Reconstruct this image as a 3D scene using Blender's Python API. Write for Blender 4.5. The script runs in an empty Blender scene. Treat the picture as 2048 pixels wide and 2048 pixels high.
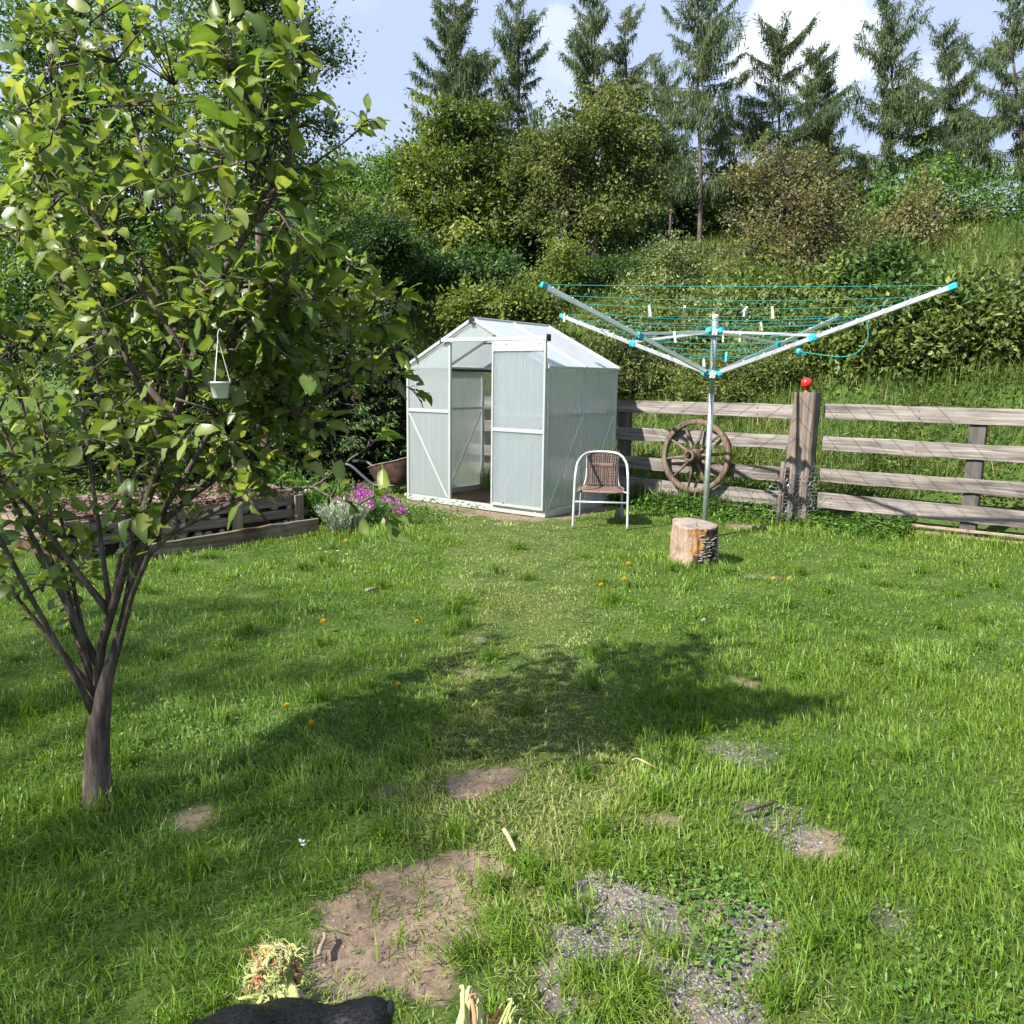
import bpy, math, random
import numpy as np
from mathutils import Vector, Matrix
R = math.radians
C = bpy.context.scene.collection
scn = bpy.context.scene
rng = np.random.default_rng(11)
random.seed(5)

# ------------------------------------------------------------------ camera
CAM_H, PITCH, ROLL, FPX = 1.55, 0.1588, 0.0138, 1650.0      # metres, radians, focal length in px of a 2048 px picture
cam = bpy.data.objects.new('camera', bpy.data.cameras.new('camera'))
C.objects.link(cam)
cam.data.sensor_width = 36.0
cam.data.lens = 36.0 * FPX / 2048.0
cam.data.clip_start, cam.data.clip_end = 0.05, 1500.0
cam.matrix_world = Matrix.Translation((0, 0, CAM_H)) @ Matrix.Rotation(math.pi / 2 - PITCH, 4, 'X') @ Matrix.Rotation(ROLL, 4, 'Z')
scn.camera = cam
scn.render.resolution_x = scn.render.resolution_y = 1024

# ------------------------------------------------------------------ sun, sky, exposure
SUN_DIR = np.array([-0.60, -0.437, 0.67]); SUN_DIR /= np.linalg.norm(SUN_DIR)
sun_el = math.asin(SUN_DIR[2]); sun_az = math.atan2(SUN_DIR[0], SUN_DIR[1])
sl = bpy.data.lights.new('sun', 'SUN'); sl.energy = 4.5; sl.angle = R(0.6); sl.color = (1.0, 0.945, 0.86)
so = bpy.data.objects.new('sun', sl); C.objects.link(so)
so.rotation_euler = Vector(-SUN_DIR).to_track_quat('-Z', 'Y').to_euler()
W = bpy.data.worlds.new('World'); scn.world = W; W.use_nodes = True
wn, wl = W.node_tree.nodes, W.node_tree.links
wn.clear()
def wnode(t, **k):
    n = wn.new(t)
    for a, b in k.items(): setattr(n, a, b)
    return n
sky = wnode('ShaderNodeTexSky', sky_type='NISHITA'); sky.sun_disc = False
sky.sun_elevation = sun_el; sky.sun_rotation = sun_az
sky.air_density, sky.dust_density, sky.ozone_density = 1.0, 2.0, 1.5
tc = wnode('ShaderNodeTexCoord')
def wmath(op, a, b=0.0, c=0.0):
    n = wnode('ShaderNodeMath', operation=op)
    for k, v in enumerate((a, b, c)):
        if isinstance(v, bpy.types.NodeSocket): wl.new(v, n.inputs[k])
        else: n.inputs[k].default_value = v
    return n.outputs[0]
def wnoise(scale, detail, rough):
    n = wnode('ShaderNodeTexNoise'); n.inputs['Scale'].default_value = scale; n.inputs['Detail'].default_value = detail; n.inputs['Roughness'].default_value = rough
    wl.new(tc.outputs['Generated'], n.inputs['Vector']); return n.outputs['Fac']
puff, soft = wnoise(24.0, 8, .6), wnoise(3.0, 6, .5)
def sky_dir(px, py):
    X, Y = (px - 1024.0) / FPX, -(py - 1024.0) / FPX
    v = cam.matrix_world.to_3x3() @ Vector((X, Y, -1.0)); return v.normalized()
mask = wmath('MULTIPLY', wmath('SMOOTH_MIN', 1.0, wmath('MAXIMUM', wmath('MULTIPLY', wmath('SUBTRACT', soft, .56), 5.0), 0.0), .1), .55)
for px, py, rad, amt in ((1590, 20, .050, 1.0), (1560, 75, .040, 1.0), (1520, 118, .034, .9), (1610, 125, .045, .9), (1475, 138, .018, .7), (1690, 90, .055, .6), (1120, 60, .030, .34), (1135, 105, .040, .26), (1100, 150, .05, .16), (1850, 200, .05, .3)):
    ds = wnode('ShaderNodeVectorMath', operation='DISTANCE'); wl.new(tc.outputs['Generated'], ds.inputs[0]); ds.inputs[1].default_value = sky_dir(px, py)
    dd = wmath('ADD', ds.outputs['Value'], wmath('MULTIPLY', wmath('SUBTRACT', puff, .5), rad * 1.5))
    mr = wnode('ShaderNodeMapRange', interpolation_type='SMOOTHSTEP'); wl.new(dd, mr.inputs[0]); mr.inputs[1].default_value = rad * 1.05; mr.inputs[2].default_value = rad * .62; mr.inputs[3].default_value = 0.0; mr.inputs[4].default_value = amt
    mask = wmath('MAXIMUM', mask, mr.outputs[0])
# thin high veil: the blue is pale and even
veil = wnode('ShaderNodeMix', data_type='RGBA'); veil.inputs[0].default_value = 0.80
wl.new(sky.outputs[0], veil.inputs[6]); veil.inputs[7].default_value = (5.0, 5.9, 8.2, 1)
cl = wnode('ShaderNodeMix', data_type='RGBA')
wl.new(mask, cl.inputs[0]); wl.new(veil.outputs[2], cl.inputs[6]); cl.inputs[7].default_value = (8.9, 9.2, 10.0, 1)
bg = wnode('ShaderNodeBackground'); bg.inputs['Strength'].default_value = 0.049
wl.new(cl.outputs[2], bg.inputs['Color'])
wo = wnode('ShaderNodeOutputWorld'); wl.new(bg.outputs[0], wo.inputs[0])
scn.view_settings.view_transform = 'Standard'; scn.view_settings.look = 'None'
scn.view_settings.exposure = 1.55; scn.view_settings.gamma = 1.0
scn.render.engine = 'CYCLES'
scn.cycles.max_bounces = 10; scn.cycles.transparent_max_bounces = 24
scn.cycles.transmission_bounces = 8; scn.cycles.diffuse_bounces = 3; scn.cycles.glossy_bounces = 3
scn.cycles.use_denoising = True
scn.cycles.sample_clamp_indirect = 6.0
scn.render.use_persistent_data = False

# ------------------------------------------------------------------ helpers
def ray(px, py):
    X, Y = px - 1024.0, py - 1024.0
    c, s = math.cos(ROLL), math.sin(ROLL)
    x, y = (c * X + s * Y) / FPX, -(-s * X + c * Y) / FPX
    cp, sp = math.cos(PITCH), math.sin(PITCH)
    return np.array([x, cp + y * sp, -sp + y * cp])
def at(px, py, Y):
    r = ray(px, py); return np.array([0, 0, CAM_H]) + r * Y / r[1]
def gnd(px, py, z=0.0):
    r = ray(px, py); return np.array([0, 0, CAM_H]) + r * (z - CAM_H) / r[2]

def hash2(i, j, s):
    h = (i * 374761393 + j * 668265263 + s * 974711) & 0x7fffffff
    h = ((h ^ (h >> 13)) * 1274126177) & 0x7fffffff
    return ((h ^ (h >> 16)) & 0xffff) / 65535.0
def vnoise(x, y, s=0):
    x = np.asarray(x, float); y = np.asarray(y, float)
    i, j = np.floor(x).astype(np.int64), np.floor(y).astype(np.int64)
    u, v = x - i, y - j; u = u * u * (3 - 2 * u); v = v * v * (3 - 2 * v)
    a, b, c, d = hash2(i, j, s), hash2(i + 1, j, s), hash2(i, j + 1, s), hash2(i + 1, j + 1, s)
    return (a * (1 - u) + b * u) * (1 - v) + (c * (1 - u) + d * u) * v
def fbm(x, y, s=0, o=3):
    r, a, t = 0, 1.0, 0
    for k in range(o):
        r = r + a * vnoise(np.asarray(x) * 2**k + 17.3 * k, np.asarray(y) * 2**k - 9.1 * k, s + k); t += a; a *= .5
    return r / t
def sstep(a, b, x):
    t = np.clip((x - a) / (b - a), 0, 1); return t * t * (3 - 2 * t)
def nrm(v):
    v = np.asarray(v, float); return v / np.maximum(np.linalg.norm(v, axis=-1, keepdims=True), 1e-9)

class MB:
    """collects pieces of ONE mesh"""
    def __init__(s): s.v = []; s.f = []; s.t = []; s.n = 0
    def add(s, v, faces, tint=0.5):
        v = np.asarray(v, float).reshape(-1, 3)
        for f in (faces if isinstance(faces, (list, tuple)) and len(faces) and isinstance(faces[0], np.ndarray) else [faces]):
            f = np.asarray(f, np.int64)
            if f.size: s.f.append(f + s.n)
        s.v.append(v); t = np.asarray(tint, float)
        s.t.append(np.full(len(v), float(t)) if t.ndim == 0 else t); s.n += len(v)
        return s
    def box(s, x0, x1, y0, y1, z0, z1, M=None, tint=0.5, bev=0.0):
        if bev > 0:
            b = bev; V = []
            for sx in (0, 1):
                for sy in (0, 1):
                    for sz in (0, 1):
                        p = [(x0, x1)[sx], (y0, y1)[sy], (z0, z1)[sz]]; d = [(b, -b)[sx], (b, -b)[sy], (b, -b)[sz]]
                        for k in range(3):
                            q = p[:]
                            for m in range(3):
                                if m != k: q[m] += d[m]
                            V.append(q)
            I = lambda sx, sy, sz, k: (sx * 4 + sy * 2 + sz) * 3 + k
            q = []; t = []
            for k in range(3):
                a, c = [m for m in range(3) if m != k]
                for e in (0, 1):
                    L = []
                    for (u, w) in ((0, 0), (1, 0), (1, 1), (0, 1)):
                        z = [0, 0, 0]; z[k] = e; z[a] = u; z[c] = w; L.append(I(*z, k))
                    q.append(L)
            for k in range(3):
                a, c = [m for m in range(3) if m != k]
                for u in (0, 1):
                    for w in (0, 1):
                        z0_ = [0, 0, 0]; z1_ = [0, 0, 0]; z0_[a] = z1_[a] = u; z0_[c] = z1_[c] = w; z1_[k] = 1
                        q.append([I(*z0_, a), I(*z0_, c), I(*z1_, c), I(*z1_, a)])
            for sx in (0, 1):
                for sy in (0, 1):
                    for sz in (0, 1): t.append([I(sx, sy, sz, k) for k in range(3)])
            V = np.array(V, float); F = [np.array(q), np.array(t)]
        else:
            V = np.array([[x, y, z] for x in (x0, x1) for y in (y0, y1) for z in (z0, z1)], float)
            F = [np.array([[0, 1, 3, 2], [4, 6, 7, 5], [0, 4, 5, 1], [2, 3, 7, 6], [0, 2, 6, 4], [1, 5, 7, 3]])]
        if M is not None: V = V @ np.array(M.to_3x3()).T + np.array(M.translation)
        return s.add(V, F, tint)
    def bar(s, p, q, w, d, up=(0, 0, 1), tint=0.5, bev=0.0):
        p, q = Vector(p), Vector(q); L = (q - p).length; x = (q - p).normalized(); u = Vector(up)
        y = u.cross(x)
        if y.length < 1e-4: y = Vector((0, 1, 0)).cross(x)
        y.normalize(); z = x.cross(y)
        M = Matrix(((x.x, y.x, z.x, p.x), (x.y, y.y, z.y, p.y), (x.z, y.z, z.z, p.z), (0, 0, 0, 1)))
        return s.box(0, L, -w / 2, w / 2, -d / 2, d / 2, M, tint, bev)
    def tube(s, pts, rad, n=8, tint=0.5, cap=True, squash=None):
        P = np.asarray(pts, float); k = len(P); rad = np.broadcast_to(np.asarray(rad, float), (k,))
        T = nrm(np.gradient(P, axis=0)); ref = np.array([0, 0, 1.0]) if abs(T[0][2]) < .9 else np.array([1.0, 0, 0])
        a = nrm(np.cross(T[0], ref)); V = []
        ang = np.arange(n) * 2 * math.pi / n
        for i in range(k):
            a = a - T[i] * np.dot(a, T[i]); a = a / max(np.linalg.norm(a), 1e-9); b = np.cross(T[i], a)
            V.append(P[i] + rad[i] * (np.cos(ang)[:, None] * a + np.sin(ang)[:, None] * b))
        V = np.concatenate(V)
        i, j = np.meshgrid(np.arange(k - 1), np.arange(n), indexing='ij'); i = i.ravel(); j = j.ravel(); j2 = (j + 1) % n
        F = [np.stack([i * n + j, i * n + j2, (i + 1) * n + j2, (i + 1) * n + j], 1)]
        if cap:
            V = np.concatenate([V, P[:1], P[-1:]]); c0, c1 = k * n, k * n + 1; jj = np.arange(n); j2 = (jj + 1) % n
            F.append(np.concatenate([np.stack([j2, jj, np.full(n, c0)], 1), np.stack([(k - 1) * n + jj, (k - 1) * n + j2, np.full(n, c1)], 1)]))
        return s.add(V, F, tint)
    def lathe(s, prof, n=24, M=None, tint=0.5, wob=None):
        pr = np.asarray(prof, float); k = len(pr); ang = np.arange(n) * 2 * math.pi / n
        V = np.stack([pr[:, 0][:, None] * np.cos(ang), pr[:, 0][:, None] * np.sin(ang), np.broadcast_to(pr[:, 1][:, None], (k, n))], -1)
        if wob is not None: V = wob(V)
        V = V.reshape(-1, 3)
        i, j = np.meshgrid(np.arange(k - 1), np.arange(n), indexing='ij'); i = i.ravel(); j = j.ravel(); j2 = (j + 1) % n
        F = np.stack([i * n + j, i * n + j2, (i + 1) * n + j2, (i + 1) * n + j], 1)
        if M is not None: V = V @ np.array(M.to_3x3()).T + np.array(M.translation)
        return s.add(V, [F], tint)
    def ball(s, c, r, n=12, m=8, tint=0.5, M=None):
        r = np.broadcast_to(np.asarray(r, float), (3,)); th = np.linspace(0, math.pi, m + 1)
        ph = np.arange(n) * 2 * math.pi / n
        V = np.stack([np.sin(th)[:, None] * np.cos(ph), np.sin(th)[:, None] * np.sin(ph), np.broadcast_to(np.cos(th)[:, None], (m + 1, n))], -1).reshape(-1, 3) * r
        if M is not None: V = V @ np.array(M.to_3x3()).T
        V = V + np.asarray(c, float)
        i, j = np.meshgrid(np.arange(m), np.arange(n), indexing='ij'); i = i.ravel(); j = j.ravel(); j2 = (j + 1) % n
        return s.add(V, [np.stack([i * n + j, (i + 1) * n + j, (i + 1) * n + j2, i * n + j2], 1)], tint)
    def diamonds(s, base, d, side, L, Wd, tint, fold=0.0, mid=0.45):
        """many leaf-sized faces: base, two mid points, tip"""
        base, d, side = (np.asarray(q, float) for q in (base, d, side)); n = len(base)
        L = np.broadcast_to(L, (n,))[:, None]; Wd = np.broadcast_to(Wd, (n,))[:, None]
        side = nrm(side - d * np.sum(side * d, 1, keepdims=True)); up = np.cross(d, side)
        m = base + d * L * mid + up * Wd * fold
        V = np.stack([base, m + side * Wd * .5, base + d * L - up * Wd * fold * .6, m - side * Wd * .5], 1).reshape(-1, 3)
        return s.add(V, [np.arange(4 * n).reshape(-1, 4)], np.repeat(np.broadcast_to(tint, (n,)), 4))
    def build(s, name, mat, parent=None, smooth=False, loc=None, rotz=0.0):
        V = np.concatenate(s.v); T = np.concatenate(s.t)
        me = bpy.data.meshes.new(name)
        me.vertices.add(len(V)); me.vertices.foreach_set('co', V.astype(np.float32).ravel())
        lt = np.concatenate([np.full(len(f), f.shape[1]) for f in s.f]); li = np.concatenate([f.ravel() for f in s.f])
        ls = np.concatenate([[0], np.cumsum(lt)[:-1]])
        me.loops.add(len(li)); me.loops.foreach_set('vertex_index', li.astype(np.int32))
        me.polygons.add(len(lt)); me.polygons.foreach_set('loop_start', ls.astype(np.int32))
        me.polygons.foreach_set('use_smooth', np.full(len(lt), smooth))
        a = me.attributes.new('tint', 'FLOAT', 'POINT'); a.data.foreach_set('value', T.astype(np.float32))
        me.update(calc_edges=True)
        if mat: me.materials.append(mat)
        o = bpy.data.objects.new(name, me); C.objects.link(o)
        if parent is not None: o.parent = parent
        if loc is not None: o.location = loc
        o.rotation_euler.z = rotz
        return o

def tag(o, label=None, cat=None, group=None, kind=None):
    if label: o['label'] = label
    if cat: o['category'] = cat
    if group: o['group'] = group
    if kind: o['kind'] = kind
    return o
def thing(name, label, cat, loc=(0, 0, 0), rotz=0.0, group=None):
    o = bpy.data.objects.new(name, None); C.objects.link(o); o.empty_display_size = .1
    o.location = loc; o.rotation_euler = (0, 0, rotz)
    return tag(o, label, cat, group)
def dup(root, loc, rot, label, group=None):
    r = root.copy(); C.objects.link(r); r.location = loc; r.rotation_euler = rot; r['label'] = label
    if group: r['group'] = group
    for ch in list(root.children):
        c = ch.copy(); C.objects.link(c); c.parent = r
        for g in list(ch.children):
            d = g.copy(); C.objects.link(d); d.parent = c
    return r

# ------------------------------------------------------------------ materials
class NT:
    def __init__(s, name):
        s.m = bpy.data.materials.new(name); s.m.use_nodes = True; s.t = s.m.node_tree; s.t.nodes.clear()
        s.out = s.t.nodes.new('ShaderNodeOutputMaterial')
    def n(s, typ, ins=None, **k):
        x = s.t.nodes.new('ShaderNode' + typ)
        for a, b in k.items(): setattr(x, a, b)
        for a, b in (ins or {}).items(): s.set(x, a, b)
        return x
    def set(s, node, key, val):
        if isinstance(val, bpy.types.NodeSocket): s.t.links.new(val, node.inputs[key])
        else:
            if isinstance(val, tuple) and len(val) == 3 and node.inputs[key].type == 'RGBA': val = val + (1,)
            node.inputs[key].default_value = val
    def ramp(s, fac, stops, interp='LINEAR'):
        x = s.n('ValToRGB'); e = x.color_ramp.elements; x.color_ramp.interpolation = interp
        while len(e) < len(stops): e.new(.5)
        for i, (p, c) in enumerate(stops):
            e[i].position = p; e[i].color = (*c, 1) if not isinstance(c, (int, float)) else (c, c, c, 1)
        s.t.links.new(fac, x.inputs[0]); return x.outputs[0]
    def noise(s, scale, detail=4, rough=.55, vec=None, stretch=None, coord='Object', dist=0.0):
        if vec is None: vec = s.n('TexCoord').outputs[coord]
        if stretch: vec = s.n('Mapping', {'Vector': vec, 'Scale': stretch}).outputs[0]
        return s.n('TexNoise', {'Vector': vec, 'Scale': scale, 'Detail': detail, 'Roughness': rough, 'Distortion': dist}).outputs['Fac']
    def attr(s, name): return s.n('Attribute', attribute_name=name).outputs['Fac']
    def mix(s, f, a, b, mode='MIX'):
        x = s.n('Mix', data_type='RGBA', blend_type=mode); s.set(x, 0, f); s.set(x, 6, a); s.set(x, 7, b); return x.outputs[2]
    def math(s, op, a, b=0.0):
        x = s.n('Math', operation=op); s.set(x, 0, a); s.set(x, 1, b); return x.outputs[0]
    def bump(s, h, strength=.4, dist=.01): return s.n('Bump', {'Height': h, 'Strength': strength, 'Distance': dist}).outputs[0]
    def pbr(s, col, rough=.6, metal=0.0, normal=None, spec=.4, **k):
        p = s.n('BsdfPrincipled'); s.set(p, 'Base Color', col); s.set(p, 'Roughness', rough); s.set(p, 'Metallic', metal); s.set(p, 'Specular IOR Level', spec)
        if normal is not None: s.set(p, 'Normal', normal)
        for a, b in k.items(): s.set(p, a.replace('_', ' '), b)
        return p.outputs[0]
    def done(s, sh): s.t.links.new(sh, s.out.inputs[0]); return s.m

def leaf_mat(name, stops, trans=.38, rough=.5, spec=.35, tmul=(1.5, 1.45, .7)):
    q = NT(name); c = q.ramp(q.attr('tint'), stops)
    tcol = q.mix(1.0, c, tmul, 'MULTIPLY')
    a = q.pbr(c, rough, spec=spec); b = q.n('BsdfTranslucent', {'Color': tcol}).outputs[0]
    x = q.n('MixShader', {0: trans, 1: a, 2: b}).outputs[0]
    return q.done(x)
def flat_mat(name, col, rough=.5, metal=0.0, spec=.4, nz_=.12, scale=30, bump=.0):
    q = NT(name); n = q.noise(scale, 4)
    c = q.mix(n, tuple(v * (1 - nz_) for v in col), tuple(min(1, v * (1 + nz_)) for v in col))
    return q.done(q.pbr(c, rough, metal, q.bump(n, bump, .004) if bump else None, spec))
def wood_mat(name, stops, axis=0, scale=9, bump=.5, rough=.85, blotch=None):
    q = NT(name); st = [26.0, 26.0, 26.0]; st[axis] = 1.1
    g = q.noise(scale / 9, 6, .62, stretch=tuple(st), dist=.6); b = q.noise(3.2, 4); st2 = [90.0, 90.0, 90.0]; st2[axis] = 2.5
    f = q.noise(1.0, 3, .6, stretch=tuple(st2))
    h = q.math('ADD', q.math('MULTIPLY', g, .62), q.math('ADD', q.math('MULTIPLY', f, .25), q.math('MULTIPLY', b, .22)))
    h = q.math('ADD', h, q.math('MULTIPLY', q.math('SUBTRACT', q.attr('tint'), .5), .22))
    c = q.ramp(h, stops)
    if blotch: c = q.mix(q.ramp(q.noise(2.1, 5, .6), [(.5, 0.0), (.68, 1.0)]), c, blotch)
    return q.done(q.pbr(c, rough, normal=q.bump(q.math('ADD', g, f), bump, .006), spec=.2))

M = {}
GREY = [(.34, (.02, .017, .015)), (.46, (.09, .078, .07)), (.56, (.17, .15, .14)), (.7, (.29, .265, .25))]
M['wood_x'] = wood_mat('weathered_board', GREY, 0)
M['wood_z'] = wood_mat('weathered_post', [(.34, (.02, .016, .014)), (.47, (.085, .066, .055)), (.6, (.17, .14, .12)), (.74, (.27, .235, .21))], 2)
M['wood_dark'] = wood_mat('dark_post', [(.35, (.02, .018, .017)), (.55, (.07, .063, .06)), (.75, (.14, .13, .125))], 2)
M['wood_bed'] = wood_mat('pallet_board', [(.34, (.02, .016, .011)), (.47, (.085, .066, .048)), (.58, (.16, .13, .098)), (.72, (.30, .265, .215))], 0)
M['wood_bed_z'] = wood_mat('pallet_block', [(.34, (.03, .025, .018)), (.5, (.16, .12, .085)), (.7, (.36, .30, .23))], 2)
M['wood_plank'] = wood_mat('old_plank', [(.32, (.02, .015, .01)), (.46, (.10, .073, .05)), (.58, (.20, .16, .115)), (.74, (.33, .28, .21))], 0, blotch=(.05, .03, .02))
M['wood_wheel'] = wood_mat('wheel_wood', [(.34, (.02, .015, .011)), (.5, (.085, .063, .046)), (.7, (.19, .155, .115))], 2)
M['thin_rail'] = wood_mat('thin_rail_wood', [(.34, (.08, .052, .04)), (.5, (.22, .16, .12)), (.7, (.32, .25, .2))], 0)
M['alu'] = flat_mat('mill_aluminium', (.50, .54, .54), .38, .55, .5, .05, 14)
M['alu_arm'] = flat_mat('aluminium_tube', (.78, .79, .79), .3, .85, .5, .06, 20)
M['galv'] = flat_mat('galvanised_steel', (.40, .44, .44), .42, .75, .5, .22, 26)
M['black_plastic'] = flat_mat('black_plastic', (.012, .013, .014), .45)
M['chair_paint'] = flat_mat('pale_grey_paint', (.44, .465, .475), .35, .2, .5, .06, 40)
M['teal'] = flat_mat('turquoise_plastic', (.02, .30, .37), .4)
M['white_plastic'] = flat_mat('white_plastic', (.6, .62, .6), .45, nz_=.05)
M['peg_cream'] = flat_mat('cream_peg', (.56, .52, .30), .5, nz_=.1)
M['peg_blue'] = flat_mat('sky_blue_peg', (.05, .42, .75), .45)
M['peg_grey'] = flat_mat('grey_peg', (.40, .43, .42), .5)
q = NT('green_cord'); M['cord'] = q.done(q.pbr((.022, .21, .185), .5))
q = NT('steel_wire'); M['wire'] = q.done(q.pbr((.42, .43, .42), .45, .7))
M['rust'] = flat_mat('rusty_iron', (.11, .058, .036), .75, .35, .3, .5, 22, .5)
M['barrow_frame'] = flat_mat('dark_grey_tube', (.045, .052, .058), .42, .2, .4, .15, 20)
q = NT('dirty_tray'); n_ = q.noise(13, 7, .7); M['tray'] = q.done(q.pbr(q.ramp(n_, [(.36, (.03, .025, .022)), (.5, (.14, .112, .098)), (.68, (.26, .225, .20))]), .85, normal=q.bump(n_, .3, .006)))
q = NT('tray_underside'); n_ = q.noise(9, 5, .6); M['tray_side'] = q.done(q.pbr(q.ramp(n_, [(.35, (.035, .02, .016)), (.6, (.09, .052, .04)), (.8, (.15, .09, .07))]), .7, .2))
M['rubber'] = flat_mat('rubber', (.02, .02, .02), .8)
q = NT('wicker'); n_ = q.noise(60, 3); M['wicker'] = q.done(q.pbr(q.ramp(q.math('ADD', q.math('MULTIPLY', n_, .5), q.math('MULTIPLY', q.attr('tint'), .5)), [(.3, (.025, .014, .011)), (.52, (.08, .047, .036)), (.72, (.2, .14, .115))]), .55, spec=.45))
M['red_ball'] = flat_mat('red_enamel', (.62, .02, .016), .3)
M['orange'] = flat_mat('orange_stem', (.62, .13, .03), .4)
M['dog'] = None
# clear twin-wall sheet: milky, fluted, see-through
def sheet(name, clear, blur, white, tint, ribs=0, alb=1.12):
    q = NT(name); tcn = q.n('TexCoord').outputs['Object']
    wv = q.n('TexWave', {'Vector': tcn, 'Scale': 26.0, 'Distortion': 0.0}, bands_direction=('X', 'Y')[ribs], wave_profile='SIN').outputs['Fac']
    nzv = q.noise(2.2, 4, .6); nrmv = q.bump(wv, .07, .004)
    dirt = q.ramp(nzv, [(.3, .86), (.75, 1.0)])
    tr = q.n('BsdfTransparent', {'Color': tint}).outputs[0]
    rf = q.n('BsdfRefraction', {'Color': tint, 'Roughness': .22, 'IOR': 1.12, 'Normal': nrmv}).outputs[0]
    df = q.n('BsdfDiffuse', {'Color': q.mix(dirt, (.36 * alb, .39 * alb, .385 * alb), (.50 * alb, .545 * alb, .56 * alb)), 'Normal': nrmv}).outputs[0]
    tl = q.n('BsdfTranslucent', {'Color': (.70, .745, .75)}).outputs[0]
    gl = q.n('BsdfGlossy', {'Color': (1, 1, 1), 'Roughness': .20, 'Normal': nrmv}).outputs[0]
    dt = q.n('MixShader', {0: .55, 1: df, 2: tl}).outputs[0]
    see = q.n('MixShader', {0: blur, 1: tr, 2: rf}).outputs[0]
    stk = q.noise(1.0, 3, .5, stretch=((34, 5, .5), (5, 34, .5))[ribs]); body = q.n('MixShader', {0: q.math('ADD', white - .08, q.math('MULTIPLY', stk, .16)), 1: see, 2: dt}).outputs[0]
    fr = q.math('ADD', q.math('MULTIPLY', q.math('POWER', q.n('LayerWeight', {'Blend': .5}).outputs['Facing'], 4.0), .8), .04)
    return q.done(q.n('MixShader', {0: fr, 1: body, 2: gl}).outputs[0])
M['panel_x'] = sheet('twin_wall_sheet', .3, .74, .44, (.95, .98, .97), 0)
M['panel_y'] = sheet('twin_wall_side_sheet', .3, .60, .36, (.96, .98, .96), 1)
M['panel_door'] = sheet('door_sheet', .3, .62, .36, (.94, .97, 1.0), 0)
M['panel_roof'] = sheet('roof_sheet', .3, .5, .92, (.97, .96, 1.0), 1, 1.6)  # roof made whiter than the walls: sun glare put into the sheet colour
M['panel_back'] = sheet('back_sheet', .3, .12, .13, (.93, .96, .94), 0)

# foliage colours
def G(a, b, c, d): return [(0.0, a), (.4, b), (.75, c), (1.0, d)]
M['leaf_apple'] = leaf_mat('apple_leaf', G((.036, .072, .019), (.085, .145, .030), (.150, .210, .044), (.27, .31, .095)), .46, .40, .55)
M['leaf_plum'] = leaf_mat('small_dark_leaf', G((.02, .05, .012), (.042, .095, .022), (.08, .15, .035), (.15, .22, .06)), .35)
M['leaf_oak'] = leaf_mat('fresh_green_leaf', G((.025, .06, .012), (.055, .12, .022), (.10, .19, .035), (.17, .26, .06)), .38)
M['leaf_maple'] = leaf_mat('yellow_green_leaf', G((.03, .055, .012), (.075, .12, .02), (.14, .19, .035), (.24, .28, .07)), .38)
M['leaf_olive'] = leaf_mat('olive_leaf', G((.03, .05, .014), (.075, .108, .025), (.135, .17, .042), (.21, .235, .08)), .36)
M['leaf_brown'] = leaf_mat('brownish_leaf', G((.035, .04, .015), (.085, .095, .03), (.15, .155, .05), (.24, .22, .10)), .35)
M['leaf_hawthorn'] = leaf_mat('pale_leaf', G((.03, .055, .015), (.08, .125, .032), (.15, .20, .06), (.30, .33, .16)), .35)
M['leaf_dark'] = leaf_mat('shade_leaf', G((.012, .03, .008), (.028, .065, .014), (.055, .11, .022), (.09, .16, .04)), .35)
M['larch'] = leaf_mat('larch_needles', G((.04, .066, .034), (.08, .118, .05), (.12, .16, .068), (.18, .215, .095)), .35, .6, .2, (1.3, 1.3, .9))
M['spruce'] = leaf_mat('spruce_needles', G((.006, .014, .006), (.014, .03, .010), (.05, .10, .022), (.13, .22, .045)), .25, .55, .3)
M['bramble'] = leaf_mat('bramble_leaf', G((.03, .05, .012), (.08, .12, .024), (.145, .185, .04), (.23, .26, .08)), .35)
M['weed'] = leaf_mat('weed_leaf', G((.03, .07, .014), (.06, .14, .025), (.11, .22, .04), (.2, .32, .07)), .4)
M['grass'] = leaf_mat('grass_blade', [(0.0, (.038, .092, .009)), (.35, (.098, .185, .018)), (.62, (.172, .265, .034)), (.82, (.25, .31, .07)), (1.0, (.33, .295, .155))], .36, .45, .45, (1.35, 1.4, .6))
M['meadow'] = leaf_mat('meadow_grass', [(0.0, (.035, .075, .016)), (.4, (.08, .135, .028)), (.75, (.15, .195, .05)), (1.0, (.30, .27, .14))], .36, .55, .3, (1.3, 1.3, .6))
M['lavender'] = leaf_mat('silver_leaf', G((.12, .16, .09), (.25, .30, .20), (.40, .44, .33), (.55, .58, .47)), .25, .7, .2, (1.1, 1.1, .9))
M['pink'] = leaf_mat('pink_petal', G((.20, .02, .18), (.42, .06, .38), (.55, .12, .5), (.7, .3, .66)), .3, .6, .2, (1.1, 1, 1.1))
M['yellow'] = leaf_mat('yellow_petal', G((.5, .28, .005), (.65, .42, .01), (.75, .52, .02), (.8, .6, .05)), .25, .6, .2, (1.1, 1.1, .8))
M['petal_white'] = leaf_mat('white_petal', G((.6, .58, .55), (.7, .68, .65), (.78, .77, .74), (.8, .8, .78)), .25, .6, .2, (1, 1, 1))
def bark(name, stops, z=1.6, sc=14, bump=.8):
    q = NT(name); n_ = q.noise(1.0, 6, .65, stretch=(sc, sc, sc / 6 * z)); b = q.noise(2.5, 3)
    h = q.math('ADD', q.math('MULTIPLY', n_, .75), q.math('MULTIPLY', b, .25))
    return q.done(q.pbr(q.ramp(h, stops), .9, normal=q.bump(n_, bump, .015), spec=.15))
M['bark_larch'] = bark('larch_bark', [(.35, (.03, .024, .02)), (.52, (.09, .072, .06)), (.7, (.19, .155, .13))])
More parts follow.
